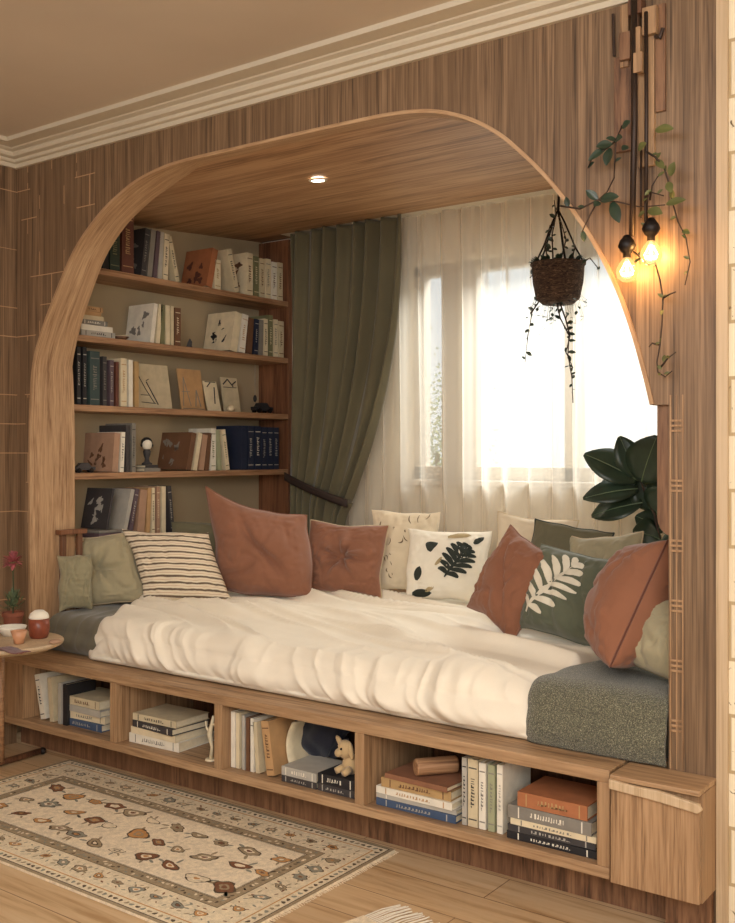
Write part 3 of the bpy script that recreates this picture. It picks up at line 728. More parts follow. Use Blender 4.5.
shelf_row(SZ[0], 'top shelf', [
 (103, 109, .20, 0, 'black', 'black', None, None, .15), (110, 120, .235, 0, 'dkgreen', 'dark green', 'olive', None, .16), (122, 134, .30, 0, 'redbrown', 'tall red-brown', 'gold', None, .17),
 (141, 146, .24, 7, 'char', 'charcoal cover', 'grey', 'grey', .18), (147, 152, .24, 7, 'grey', 'grey', None, None, .17), (153, 157, .24, 7, 'mauve', 'mauve grey', None, None, .17),
 (158, 162, .24, 4, 'ltgrey', 'light grey', None, None, .16), (163, 168, .235, 3, 'cream', 'cream', 'char', None, .16), (176, 180, .23, -14, 'ivory', 'ivory left leaning', 'char', None, .16),
 (206, 212, .215, 13, 'orange', 'orange covered', None, 'redbrown', .20), (215, 221, .16, 0, 'cream', 'short cream', 'gold', None, .13), (235, 240, .235, -16, 'ivory', 'ivory left leaning', 'char', None, .17),
 (247, 253, .235, 0, 'cream', 'cream covered', 'brown', 'ltgrey', .19), (254, 259, .225, 0, 'olive', 'olive', 'cream', None, .17), (260, 265, .22, 0, 'ivory', 'ivory', 'brown', None, .17),
 (266, 271, .225, 0, 'cream', 'cream patterned', 'grey', None, .17), (272, 277, .215, 0, 'white', 'white', 'brown', None, .17), (278, 283, .22, 0, 'ivory', 'pale', 'brown', None, .17)], 'books on the top shelf')
shelf_row(SZ[1], 'second shelf', [
 (150, 154, .20, 8, 'white', 'white with sketched cover', None, 'grey', .19), (156, 160, .20, 6, 'cream', 'cream right leaning', None, None, .17), (161, 165, .20, 0, 'olive', 'olive', None, None, .16),
 (166, 170, .20, 0, 'cream', 'thin cream', None, None, .16), (171, 174, .2, 0, 'ivory', 'ivory', None, None, .16), (175, 181, .195, 0, 'brown', 'brown flecked', 'cream', None, .16),
 (230, 237, .22, 11, 'cream', 'cream with dark drawing on its cover', None, 'black', .21), (239, 245, .215, 8, 'white', 'white right leaning', 'tan', None, .18), (247, 252, .20, 5, 'brown', 'plain brown', None, None, .17),
 (254, 258, .20, 3, 'navy', 'navy', 'ltgrey', None, .17), (259, 263, .20, 2, 'grey', 'grey', None, None, .17), (264, 268, .21, 0, 'cream', 'cream', 'char', None, .17), (269, 273, .235, 0, 'olive', 'tall olive', 'cream', None, .17),
 (274, 278, .215, 0, 'cream', 'pale cream', 'grey', None, .17), (279, 284, .21, 0, 'ivory', 'ivory', 'brown', None, .17)], 'books on the second shelf')
shelf_row(SZ[2], 'third shelf', [
 (77, 81, .27, 0, 'black', 'slim black', 'ltgrey', None, .18), (83, 87, .27, 0, 'black', 'slim black', 'ltgrey', None, .18), (90, 100, .255, 0, 'teal', 'thick dark green', 'grey', None, .18),
 (103, 107, .235, 0, 'char', 'charcoal', 'grey', None, .17), (110, 114, .22, 0, 'mauve', 'mauve grey', 'ltgrey', None, .17), (116, 119, .215, 0, 'redbrown', 'thin dark red', None, None, .16),
 (121, 127, .235, 0, 'cream', 'cream banded', 'tan', None, .17), (129, 133, .23, 0, 'white', 'slim white', None, None, .17), (135, 139, .225, 0, 'gold', 'slim ochre', None, None, .17)], 'books on the third shelf')
shelf_row(SZ[3], 'fourth shelf', [
 (112, 118, .19, 5, 'pink', 'pale brown with flower pattern cover', None, 'brown', .22), (120, 124, .195, 3, 'white', 'slim white', 'grey', None, .18), (126, 130, .23, 0, 'char', 'tall charcoal', None, None, .20), (132, 136, .24, 0, 'grey', 'tall grey', 'char', None, .20),
 (186, 191, .20, 12, 'brown', 'brown with mottled cover', None, 'grey', .24), (193, 197, .20, 12, 'cream', 'cream right leaning', None, None, .18), (199, 204, .19, 9, 'pink', 'pink', None, None, .17), (205, 209, .20, 7, 'brown', 'brown', None, None, .17),
 (211, 216, .225, 0, 'white', 'white patterned', 'olive', None, .17), (218, 222, .215, -5, 'sage', 'sage green', None, None, .17), (226, 230, .22, -9, 'cream', 'cream left leaning', 'olive', None, .17),
 (241, 247, .245, 0, 'navy', 'navy', None, None, .19), (248, 254, .245, 0, 'navy', 'navy gilt lettered', 'ltgrey', None, .17), (255, 261, .245, 0, 'navy', 'navy white lettered', 'white', None, .17),
 (262, 267, .24, 0, 'navy', 'navy banded', 'ltgrey', None, .17), (268, 273, .24, 0, 'navy', 'navy banded', 'ltgrey', None, .17), (274, 279, .24, 0, 'navy', 'navy right end', 'ltgrey', None, .17)], 'books on the fourth shelf')
shelf_row(SZ[4], 'lowest shelf', [
 (122, 126, .235, 14, 'ltgrey', 'grey leaning', None, None, .19), (128, 132, .235, 12, 'mauve', 'mauve leaning', 'ltgrey', None, .17), (137, 144, .225, 6, 'pink', 'salmon pink', None, None, .19), (146, 150, .235, 3, 'tan', 'tan', None, None, .17),
 (152, 155, .235, 0, 'cream', 'cream spotted', 'brown', None, .17), (157, 160, .24, 0, 'pink', 'dusty pink', 'cream', None, .17), (162, 166, .24, 0, 'cream', 'cream', None, None, .17), (171, 175, .24, -6, 'char', 'charcoal', 'ltgrey', None, .17)], 'books on the lowest shelf')

def stack(base, yaw, spec, where, group, dims):
    """books lying flat, spine towards local -y; base = front left corner; spec bottom first: (t, len, depth, colour, ink, desc, dx, dyaw)"""
    z = base.z + .0008; n = len(spec)
    for i, (t, ln, d, col, ink, desc, dx, dy) in enumerate(spec):
        pos = 'bottom' if i == 0 else ('top' if i == n - 1 else ORD[i] + ' from the bottom')
        b = book('book', t, d, ln, col, f'{desc} book, {pos} of {where}', group, ink, None, seed=i * 3 + int(base.x * 50))
        # lay down: local z -> along +x, local x -> up
        Y = R(yaw + dy)
        rot = Matrix.Rotation(Y, 4, 'Z') @ Matrix(((0, 0, 1, 0), (0, 1, 0, 0), (1, 0, 0, 0), (0, 0, 0, 1))) @ Matrix.Diagonal((1, 1, 1, 1))
        # a pure rotation (x->z, z->-x) keeps handedness
        rot = Matrix.Rotation(Y, 4, 'Z') @ Matrix.Rotation(R(-90), 4, 'Y') 
        # Ry(-90): x->+z, z->-x ; shift by length
        off = Matrix.Rotation(Y, 3, 'Z') @ Vector((dx + ln, 0, 0))
        b.rotation_euler = rot.to_euler(); b.location = Vector((base.x, base.y, z)) + off
        z += t + .0008
    return z
# stack on the second shelf, spines towards the room
p = at(84, x=SXB); 
zt_ = stack(Vector((SXB + .0, p.y - .015, SZ[1])), 90, [(.026, .20, .15, 'ltgrey', 'char', 'grey lettered', 0, 0), (.026, .19, .16, 'white', None, 'white', .0, 2), (.022, .15, .15, 'grey', 'white', 'grey flecked', 0, -2),
   (.02, .13, .14, 'ivory', None, 'ivory', .0, 0), (.019, .12, .13, 'tan', None, 'tan', 0, 3), (.022, .125, .13, 'tan', 'brown', 'honey brown', 0, 0)], 'the flat stack on the second shelf', 'flat books on the second shelf', None)
# bottom shelf picture book leaning against the row
b = book('picture_book', .012, .19, .20, 'char', 'dark square picture book propped on a closed box on the lowest shelf', None, None, 'ltgrey', seed=4)
b.rotation_euler = (Matrix.Rotation(R(90), 4, 'Z') @ Matrix.Rotation(R(12), 4, 'Y')).to_euler(); q = at(106, x=SXB); b.location = (SXB, q.y, SZ[4] + .044)
bxo = thing('keepsake_box', 'low grey brown box under the dark picture book on the lowest shelf', 'box', (SXB - .09, at(108, x=SXB).y + .03, SZ[4] + .001))
obj('base', bx(-.09, .08, -.075, .075, 0, .024), CM['mauve'], bxo, bevel=.003); obj('lid', bx(-.092, .082, -.077, .077, .0245, .038), CM['grey'], bxo, bevel=.003)

# shelf ornaments
def lean_board(name, u, zs, wd, ht, mat, label, cat, lean=10, x=None, pic=None, marks=None, t=.008):
    """flat picture leaning back against the shelf wall"""
    xx = x if x is not None else SXB - .08
    p = at(u, x=xx); o = thing(name, label, cat, (xx, p.y, zs + .001), (0, 0, 0)); a = R(-lean)
    o.rotation_euler = (Matrix.Rotation(R(90), 4, 'Z') @ Matrix.Rotation(a, 4, 'X')).to_euler()
    obj('panel', bx(-wd / 2, wd / 2, 0, t, 0, ht), mat, o, bevel=.001)
    if pic:
        bm = bmesh.new()
        for x0, z0, x1, z1, r in pic: tube([(x0 * wd, -.001, z0 * ht), (x1 * wd, -.001, z1 * ht)], r, bm, n=5)
        obj('drawing', bm, marks, o)
    return o
SK = CM['char']
lean_board('picture_board', 156, SZ[2], .23, .235, CM['ivory'], 'large pale picture board with a stepped line drawing on the third shelf', 'picture', pic=[(-.42, .75, -.25, .45, .0022), (-.25, .45, -.02, .12, .0022), (-.2, .6, .08, .1, .003), (-.4, .14, .02, .12, .002), (-.4, .3, -.15, .3, .002), (-.2, .62, -.12, .66, .002)], marks=SK, x=SXB - .09)
lean_board('picture_board', 194, SZ[2], .17, .225, CM['tan'], 'brown picture with house outlines right of the large pale board on the third shelf', 'picture', pic=[(-.42, .1, -.3, .8, .0022), (-.3, .8, -.1, .1, .0022), (-.42, .45, -.1, .45, .002), (.1, .1, .2, .5, .003), (.2, .5, .32, .1, .003), (-.45, .04, .45, .04, .002)], marks=CM['grey'], x=SXB - .075)
lean_board('note_card', 215, SZ[2], .10, .17, CM['cream'], 'tall cream card beside the brown picture on the third shelf', 'card', pic=[(.1, .25, .25, .8, .003), (-.4, .97, .4, .97, .002), (-.3, .8, .0, .95, .003)], marks=SK, x=SXB - .05, lean=14)
lean_board('note_card', 233, SZ[2], .13, .20, CM['ivory'], 'pale card with dark sketch across its top on the third shelf', 'card', pic=[(-.4, .8, -.1, .95, .004), (-.1, .95, .2, .75, .004), (.15, .8, .4, .9, .004), (-.4, .72, .4, .72, .002)], marks=SK, x=SXB - .10)
st = thing('pebble', 'small pale round stone on the third shelf', 'stone', tuple(at(231, x=SXB - .02).xy) + (SZ[2] + .001,))
st.name = 'pebble'; obj('stone', ball((0, 0, .018), .018, sc=(1, 1.25, 1)), CM['cream'], st, smooth=True)
def figure_ornament():
    p = at(147, x=SXB - .04); o = thing('figurine', 'small dark and white bust figurine on a flat book, fourth shelf', 'figurine', (SXB - .04, p.y, SZ[3] + .035), (0, 0, R(60)))
    obj('body', lathe([(0, 0), (.026, 0), (.026, .008), (.014, .014), (.010, .03), (.017, .05), (.020, .066), (.014, .078), (0, .08)]), CM['char'], o, smooth=True)
    obj('head', ball((0, 0, .102), .026, sc=(1, 1, 1.1)), CM['white'], o, smooth=True)
    bm = ball((0, .008, .112), .029, sc=(1, .9, .95)); ball((-.024, .004, .098), .009, bm); ball((.024, .004, .098), .009, bm)
    obj('hair', bm, CM['black'], o, smooth=True)
    stack(Vector((SXB - .0, p.y - .05, SZ[3])), 90, [(.018, .105, .13, 'grey', None, 'grey', 0, 0), (.014, .09, .12, 'char', None, 'dark', .005, 4)], 'the pair under the bust figurine', 'flat books on the fourth shelf', None)
figure_ornament()
def toy_car(u, x, z, label, rz, s=1.0, colr='navy', name='toy_car'):
    p = at(u, x=x); o = thing(name, label, 'toy', (x, p.y, z + .001), (0, 0, R(rz)))
    prof = [(-.05, .012), (.05, .012), (.052, .026), (.03, .03), (.018, .046), (-.022, .046), (-.034, .03), (-.052, .028)]
    obj('body', prism([(a * s, b * s) for a, b in prof], -.018 * s, .018 * s), CM[colr], o, bevel=.002)
    for a in (-.03, .03):
        for b in (-.019, .019):
            bm = lathe([(0, -.004 * s), (.011 * s, -.004 * s), (.011 * s, .004 * s), (0, .004 * s)], n=14)
            bmesh.ops.transform(bm, matrix=Matrix.Translation((a * s, b * s, .0112 * s)) @ Matrix.Rotation(R(90), 4, 'X'), verts=bm.verts); obj('wheel', bm, M['black'], o)
toy_car(262, SXB - .03, SZ[2], 'small dark toy car at the right end of the third shelf', 80, 1.25, 'black')
toy_car(84, SXB - .05, SZ[3], 'small dark toy at the left end of the fourth shelf', 70, 1.0, 'char')
o = thing('pendulum_ornament', 'thin hanging cord ornament with a dark bead above the toy car', 'ornament', tuple(at(255, x=SXB - .13).xy) + (SZ[1] - .031,))
obj('cord', tube([(0, 0, 0), (0, 0, -.21)], .0012), CM['ltgrey'], o); obj('bead', ball((0, 0, -.205), .011, sc=(1, 1, 1.9)), CM['black'], o, smooth=True)
o = thing('figurine', 'tiny dark ornament leaning at the middle of the second shelf', 'figurine', tuple(at(189, x=SXB - .02).xy) + (SZ[1] + .001,), (0, 0, R(50)))
obj('base', lathe([(0, 0), (.018, 0), (.018, .005), (0, .006)]), M['black'], o); obj('fin', prism([(-.014, .005), (.014, .005), (.016, .03), (.004, .048), (-.006, .03)], -.004, .004), M['black'], o, bevel=.001)
o = thing('trinket_dish', 'small brown trinket dish with a pale stick beside the flat stack on the second shelf', 'dish', tuple(at(121, x=SXB - .03).xy) + (SZ[1] + .001,))
obj('bowl', lathe([(0, 0), (.022, 0), (.040, .016), (.037, .016), (.02, .004), (0, .004)]), CM['brown'], o, smooth=True); obj('stick', tube([(-.02, -.03, .018), (.015, .035, .026)], .003), CM['cream'], o)

# cubby contents
CZ = .1625; CYF = -.075
def X(u, y=CYF): return at(u, y=y).x
def uprights(spec, where, group, y=CYF, n0=0):
    for i, (u0, u1, h, lean, col, desc, ink, cov, d) in enumerate(spec):
        x0, x1 = X(u0, y), X(u1, y); a = R(lean); t = max(.008, (x1 - x0) * cos(a) - .0015)
        b = book('book', t, d, h, col, f'{desc} book, {ORD[i + n0]} upright from the left in the {where}', group, ink, cov, seed=i + int(u0))
        rot = Matrix.Rotation(a, 4, 'Y'); piv = Vector((t, 0, 0)) if lean > 0 else Vector()
        m = Matrix.Translation(Vector((x0 + (t / cos(a) if lean > 0 else 0), y, CZ + .0008))) @ rot @ Matrix.Translation(-piv)
        b.rotation_euler = rot.to_euler(); b.location = m.to_translation()
w1, w2, w3, w4 = 'leftmost cubby', 'second cubby', 'third cubby', 'rightmost cubby'
uprights([(41, 46, .19, -14, 'white', 'white left leaning', 'char', None, .17), (50, 54, .185, -6, 'ivory', 'cream with black blot cover', None, 'black', .18), (58, 61, .17, 0, 'ltgrey', 'slim grey', None, None, .15), (63, 67, .17, 0, 'black', 'slim black', None, None, .15)], w1, 'upright books in the leftmost cubby')
stack(Vector((X(68, -.045), -.06, CZ)), 0, [(.030, .245, .19, 'blue', 'ltgrey', 'dark blue', -.012, 0), (.030, .24, .18, 'cream', 'grey', 'cream', .0, 3), (.026, .235, .19, 'ltgrey', None, 'pale grey', .0, -2), (.034, .22, .18, 'ivory', 'brown', 'ivory', 0, 0)], 'the stack in the ' + w1, 'stacked books in the leftmost cubby', None)
stack(Vector((X(131), -.075, CZ)), 0, [(.036, .27, .20, 'white', 'grey', 'thick white', -.01, 2), (.026, .25, .19, 'cream', None, 'cream', .0, 0), (.026, .235, .19, 'char', 'white', 'charcoal and white', .01, -3), (.026, .24, .18, 'ivory', 'char', 'ivory', .01, 1)], 'the stack in the ' + w2, 'stacked books in the second cubby', None)
def antler():
    o = thing('figurine', 'slender pale bone-like figurine beside the stack in the second cubby', 'figurine', (X(208), -.06, CZ + .001))
    obj('base', lathe([(0, 0), (.022, 0), (.02, .006), (0, .007)]), CM['cream'], o)
    bm = tube([(0, 0, .005), (.006, 0, .05), (-.006, 0, .095), (.004, 0, .13), (.014, 0, .165)], [.008, .006, .011, .007, .005], n=8); obj('stem', bm, CM['cream'], o, smooth=True)
    obj('arm', tube([(-.004, 0, .1), (-.022, 0, .115), (-.028, 0, .14)], [.006, .004, .003], n=8), CM['cream'], o, smooth=True)
    obj('arm', tube([(.002, 0, .13), (.018, 0, .135), (.024, 0, .12)], [.005, .004, .003], n=8), CM['cream'], o, smooth=True)
antler()
uprights([(231, 235.5, .20, 0, 'white', 'white', None, None, .18), (236, 239.5, .20, 0, 'cream', 'cream', None, None, .18), (242, 245, .195, 0, 'ltgrey', 'light grey', None, None, .17), (246, 249.5, .19, 0, 'brown', 'slim brown', None, None, .17),
   (250.5, 254, .19, 0, 'white', 'white lettered', 'grey', None, .17), (256, 260, .18, -5, 'ivory', 'ivory left leaning', None, None, .17), (267, 275, .19, -9, 'tan', 'tan left leaning', 'brown', None, .15)], w3, 'upright books in the third cubby')
# curved cream magazine, navy cloth, flat books, plush
mg = thing('magazine', 'curled cream magazine beside the tan book in the third cubby', 'magazine', (X(292, -.02), -.02, CZ + .001))
def curl(a, b): return Vector((-.055 * sin(a * 1.5) * (1 if True else 0) + .03 * (a - .5), .012 + .15 * b, .19 * a)) 
o = obj('pages', grid(lambda a, b: Vector((-.050 * sin(a * pi * .75) + .035 * a, .15 * b, .186 * a)), 16, 4), CM['cream'], mg, smooth=True); o.modifiers.new('t', 'SOLIDIFY').thickness = .006
nv = thing('folded_cloth', 'folded navy cloth hanging in a jagged bundle at the back of the third cubby', 'cloth', (X(318, .08), .10, CZ + .05))
def cl(a, b):
    an = a * 2 * pi; r = 1 + .18 * noise.noise(Vector((cos(an) * 2, sin(an) * 2, b * 3))) * 2; k = sin(pi * (.08 + .84 * b)) ** .5
    return Vector((.115 * cos(an) * r * k, .05 * sin(an) * r * k, .165 * b + .01 * noise.noise(Vector((an, 0, 1)))))
NAVY = fabric('navy_wool', srgb(24, 28, 44), .15)
bm = grid(cl, 40, 16); bmesh.ops.remove_doubles(bm, verts=bm.verts, dist=.0005); obj('bundle', bm, NAVY, nv, smooth=True)
stack(Vector((X(284), -.088, CZ)), 0, [(.022, .155, .17, 'char', 'ltgrey', 'dark lettered', 0, 0), (.030, .155, .17, 'ltgrey', 'white', 'pale grey', .0, 0)], 'the left pair, ' + w3, 'flat books in the third cubby', None)
stack(Vector((X(284) + .162, -.088, CZ)), 0, [(.024, .155, .18, 'char', 'ltgrey', 'charcoal lettered', 0, 0), (.034, .155, .18, 'black', 'white', 'black', .0, 0)], 'the right pair, ' + w3, 'flat books in the third cubby', None)
def plush():
    o = thing('plush_toy', 'tan long-eared plush toy sitting on the black book in the third cubby', 'toy', (X(342), -.05, CZ + .062), (0, 0, R(-15)))
    F = fabric('tan_plush', srgb(198, 168, 122), .1)
    obj('body', ball((0, .02, .03), .034, sc=(1, .9, 1)), F, o, smooth=True); obj('head', ball((-.008, .0, .082), .030, sc=(.95, .9, 1.05)), F, o, smooth=True)
    obj('muzzle', ball((-.010, -.026, .074), .014), F, o, smooth=True)
    obj('ear', ball((-.034, .0, .098), .03, sc=(.35, .3, 1), rot=Matrix.Rotation(R(-50), 4, 'Y')), F, o, smooth=True); obj('ear', ball((.022, .0, .085), .03, sc=(.35, .3, 1), rot=Matrix.Rotation(R(-20), 4, 'Y')), F, o, smooth=True)
    obj('leg', tube([(-.015, .0, .02), (-.02, -.03, .012)], [.014, .011], n=8), F, o, smooth=True); obj('leg', tube([(.018, .0, .02), (.022, -.03, .012)], [.014, .011], n=8), F, o, smooth=True)
    obj('eye', ball((-.02, -.024, .09), .004), M['black'], o); obj('eye', ball((.004, -.026, .09), .004), M['black'], o)
plush()
zt_ = stack(Vector((X(378), -.085, CZ)), 0, [(.024, .30, .21, 'blue', 'ltgrey', 'blue lettered', 0, 0), (.014, .30, .20, 'ltgrey', 'white', 'light grey', 0, 1), (.022, .29, .20, 'white', 'tan', 'white', -.0, -1), (.030, .26, .19, 'gold', 'brown', 'golden orange', .02, 1), (.016, .24, .18, 'rustb', None, 'thin brown', .035, -2)], 'the left stack, ' + w4, 'left stack in the rightmost cubby', None)
lg = thing('wooden_roll', 'turned wooden roll lying on the left stack of the rightmost cubby', 'roll', (X(413), -.062, zt_ + .0285), (0, 0, R(0)))
bm = lathe([(0, 0), (.024, 0), (.027, .004), (.027, .136), (.024, .14), (0, .14)], n=28); bmesh.ops.transform(bm, matrix=Matrix.Rotation(R(-90), 4, 'X') @ Matrix.Rotation(0, 4, 'Z'), verts=bm.verts)
obj('cylinder', bm, M['shelf'], lg, smooth=False); lg.rotation_euler.z = R(-38)
uprights([(462, 467, .205, 0, 'ltgrey', 'grey lettered', 'char', None, .18), (468, 478, .205, 0, 'ivory', 'ivory with dark floral spine', 'char', None, .18), (479, 486, .20, 0, 'white', 'white lettered', 'grey', None, .18), (488, 495, .20, 0, 'sage', 'pale green', 'grey', None, .18), (497, 503, .205, 0, 'white', 'slim white', 'ltgrey', None, .18)], w4, 'upright books in the rightmost cubby')
o = thing('twig_ornament', 'dark twisted twig ornament between the white book and the right stack', 'ornament', (X(508, .1), .12, CZ + .001))
obj('twig', tube([(0, 0, 0), (.01, 0, .05), (-.008, 0, .09), (.012, 0, .13), (.0, 0, .17), (.012, 0, .2)], [.007, .006, .005, .005, .004, .003], n=7), M['stem'], o, smooth=True); obj('foot', lathe([(0, 0), (.02, 0), (.018, .005), (0, .006)]), M['stem'], o)
stack(Vector((X(509), -.088, CZ)), 0, [(.022, .285, .20, 'black', 'white', 'black lettered', 0, 0), (.020, .275, .20, 'char', 'ltgrey', 'dark with pale lettering', .003, 1), (.018, .27, .19, 'cream', 'grey', 'cream', .012, 0), (.038, .265, .19, 'grey', 'white', 'grey with pale lettering', .004, -1), (.042, .22, .18, 'orange', 'gold', 'thick orange', .035, 0)], 'the right stack, ' + w4, 'right stack in the rightmost cubby', None)

# ------------------------------------------------------------------ rug
RX0, RX1, RY0, RY1 = -3.57, -1.905, -.845, -.03
rug = thing('rug', 'oriental patterned cream and brown rug in front of the bench', 'rug', ((RX0 + RX1) / 2, (RY0 + RY1) / 2, 0.0005))
def fibre(name, c, var=.12):
    k = NT(name); v = k.coord('Object'); n = k.noise(v, 60, 3, .7); f = k.noise(v, 420, 1)
    d = tuple(x * (1 - var * 2) for x in c[:3]) + (1,); e = tuple(min(1, x * (1 + var)) for x in c[:3]) + (1,)
    k.col(k.ramp(k.math('ADD', k.math('MULTIPLY', n, .6), k.math('MULTIPLY', f, .4)), [(.36, d), (.6, e)])); k.rough(.95); k.bump(f, .3, .001); return k.m
RM = [fibre('rug_field', srgb(232, 214, 184)), fibre('rug_dark', srgb(92, 74, 54)), fibre('rug_taupe', srgb(158, 138, 108)), fibre('rug_brown', srgb(126, 82, 54)), fibre('rug_orange', srgb(192, 140, 84)), fibre('rug_grey', srgb(140, 136, 120)), fibre('rug_border', srgb(222, 204, 172))]
HX, HY = (RX1 - RX0) / 2, (RY1 - RY0) / 2; H = .008
bm = bx(-HX, HX, -HY, HY, 0, H)
lvl = [0]
def flat(P, mi, dz):
    f = bm.faces.new([bm.verts.new((x, y, H + dz)) for x, y in P]); f.material_index = mi
    if f.calc_area() and f.normal.z < 0: f.normal_flip()
def frame(d, w_, mi, dz):
    a, b, c, e = HX - d, HY - d, HX - d - w_, HY - d - w_
    for P in (((-a, -b), (a, -b), (c, -e), (-c, -e)), ((a, -b), (a, b), (c, e), (c, -e)), ((a, b), (-a, b), (-c, e), (c, e)), ((-a, b), (-a, -b), (-c, -e), (-c, e))): flat(P, mi, dz)
frame(0, .012, 2, .0004); frame(.012, .004, 1, .0005); frame(.016, .034, 6, .0004); frame(.050, .005, 4, .0005)
frame(.056, .105, 6, .0003); frame(.161, .003, 1, .0005); frame(.164, .038, 2, .0004); frame(.202, .003, 1, .0005); frame(.207, .002, 1, .0005)
rr = random.Random(21)
def blob(cx, cy, r, st, ang, pet, mi, dz, wob=.13):
    P = []
    for q in range(22):
        a = q * 2 * pi / 22; k = r * (1 + wob * sin(pet * a) + .08 * rr.uniform(-1, 1)); x, y = k * cos(a), k * st * sin(a)
        P.append((cx + x * cos(ang) - y * sin(ang), cy + x * sin(ang) + y * cos(ang)))
    flat(P, mi, dz)
def motif(cx, cy, r, mi):
    ang = rr.uniform(-.5, .5); st = rr.uniform(.45, .75); pet = rr.choice([3, 4, 5, 6])
    blob(cx, cy, r, st, ang, pet, 1, .0006); blob(cx, cy, r * .86, st, ang, pet, mi, .0008); blob(cx, cy, r * .45, st, ang, pet, rr.choice([1, 0, 2]), .001); blob(cx, cy, r * .25, st, ang, 3, rr.choice([3, 4, 0]), .0012)
    for k in range(2):
        a = rr.uniform(0, 6); x0, y0 = cx + r * 1.2 * cos(a), cy + r * .9 * sin(a); blob(x0, y0, r * .35, .35, a, 2, rr.choice([2, 5]), .0006)
IX, IY = HX - .209, HY - .209
for i in range(11):
    for j in range(3):
        motif(-IX + .06 + i * (2 * IX - .1) / 10 + rr.uniform(-.02, .02) + .03 * (j % 2), (-.62 + .62 * j) * IY * 1.0 + rr.uniform(-.015, .015), rr.uniform(.030, .050), rr.choice([2, 3, 6, 4, 5, 2, 3]))
def along(d, step, fn):
    x = -HX + d + .02
    while x < HX - d:
        fn(x, -HY + d); fn(x, HY - d); x += step * rr.uniform(.85, 1.15)
    y = -HY + d + step
    while y < HY - d - step * .5:
        fn(-HX + d, y); fn(HX - d, y); y += step * rr.uniform(.85, 1.15)
along(.108, .085, lambda x, y: motif(x, y, rr.uniform(.02, .03), rr.choice([2, 4, 5, 2])))
along(.085, .03, lambda x, y: blob(x, y, rr.uniform(.005, .009), .4, rr.uniform(0, 3), 2, rr.choice([2, 3, 5]), .0005)); along(.138, .03, lambda x, y: blob(x, y, rr.uniform(.005, .009), .4, rr.uniform(0, 3), 2, rr.choice([2, 3, 5]), .0005))
along(.033, .024, lambda x, y: blob(x, y, .0085, .7, rr.uniform(0, 3), 3, rr.choice([1, 5, 1, 2]), .0006))
along(.183, .017, lambda x, y: blob(x, y + rr.uniform(-.01, .01), .007, .6, rr.uniform(0, 3), 3, rr.choice([1, 6, 0, 5]), .0007))
me = bpy.data.meshes.new('pile'); bm.normal_update(); bm.to_mesh(me); bm.free()
for m in RM: me.materials.append(m)
o = bpy.data.objects.new('pile', me); C.objects.link(o); o.parent = rug
bm = bmesh.new()
for i in range(90):
    y = -HY + .006 + i * (2 * HY - .012) / 89
    for sx in (1,): tube([(sx * HX, y, .004), (sx * (HX + .008), y + rr.uniform(-.002, .002), .003), (sx * (HX + .016), y + rr.uniform(-.004, .004), .0022)], .0015, bm, n=4)
o = obj('fringe', bm, RM[0], rug); o['kind'] = 'stuff'
# corner of a second fringed rug entering at the bottom edge
q = at(407, 903, z=0)
rg2 = thing('rug', 'white fringed corner of a second rug at the bottom edge of the picture', 'rug', (q.x - .045, q.y - .15, .0005), (0, 0, R(75)))
obj('pile', bx(-.5, 0, -.5, 0, 0, .007), RM[0], rg2)
bm = bmesh.new()
for i in range(22):
    y = -.004 - i * .0085; a = Vector((-.002, y, .005)); e = Vector((.135 + rr.uniform(-.01, .01), y + rr.uniform(-.006, .006), .002))
    tube([a, (a + e) / 2 + Vector((0, rr.uniform(-.004, .004), .004)), e], .0016, bm, n=4)
o = obj('fringe', bm, FAB['white'], rg2); o['kind'] = 'stuff'

# ------------------------------------------------------------------ side table and what stands on it
TZ = .557; TC = Vector((-3.56, -.355, 0))
tb = thing('side_table', 'small round pale wood side table with a sled foot at the left edge', 'table', TC)
obj('table_top', lathe([(0, TZ - .03), (.19, TZ - .03), (.222, TZ - .016), (.226, TZ - .006), (.222, TZ), (0, TZ)], n=56), M['trim'], tb, smooth=False, bevel=.002)
obj('column', tube([(-.18, .105, .02), (-.18, .105, TZ - .03)], .014, n=14), M['shelf'], tb, smooth=True)
obj('foot', tube([(-.18, .02, .0165), (-.18, .105, .0165), (-.19, .312, .0165)], .013, n=10), M['dark'], tb, smooth=True)
obj('foot_cap', ball((-.185, .312, .0165), .0155, sc=(1.2, 1, 1)), M['black'], tb, smooth=True)
MUG = plain('rust_glaze', srgb(134, 68, 46), .35, var=.2, vs=30)
def on_table(u, y): p = at(u, y=y); return (p.x, p.y, TZ + .0008)
o = thing('mug', 'rust glazed mug topped with white foam on the side table', 'mug', on_table(39, -.235), (0, 0, R(160)))
obj('cup', lathe([(0, 0), (.032, 0), (.038, .012), (.042, .04), (.040, .078), (.037, .078), (.038, .04), (.030, .006), (0, .006)], n=32), MUG, o, smooth=True)
obj('foam', lathe([(0, .072), (.037, .072), (.040, .084), (.034, .098), (.018, .110), (0, .113)], n=28), FAB['white'], o, smooth=True)
obj('handle', tube([(.040, 0, .062), (.062, 0, .058), (.064, 0, .03), (.041, 0, .022)], .0055, n=8), MUG, o, smooth=True)
o = thing('cup', 'small peach cup in front of the white dish on the side table', 'cup', on_table(19, -.36))
obj('cup', lathe([(0, 0), (.018, 0), (.022, .02), (.032, .05), (.029, .05), (.019, .02), (0, .006)], n=28), plain('peach_glaze', srgb(206, 150, 112), .4), o, smooth=True)
o = thing('dish', 'shallow white dish behind the peach cup on the side table', 'dish', on_table(12, -.27))
obj('bowl', lathe([(0, 0), (.035, 0), (.055, .03), (.058, .038), (.054, .038), (.03, .006), (0, .006)], n=32), FAB['white'], o, smooth=True)
bm = grid(lambda a, b: Vector(((a - .5) * .16, (b - .5) * .06 + .01 * sin(a * 6), .002 + .003 * (1 + noise.noise(Vector((a * 5, b * 5, 0)))))), 20, 10)
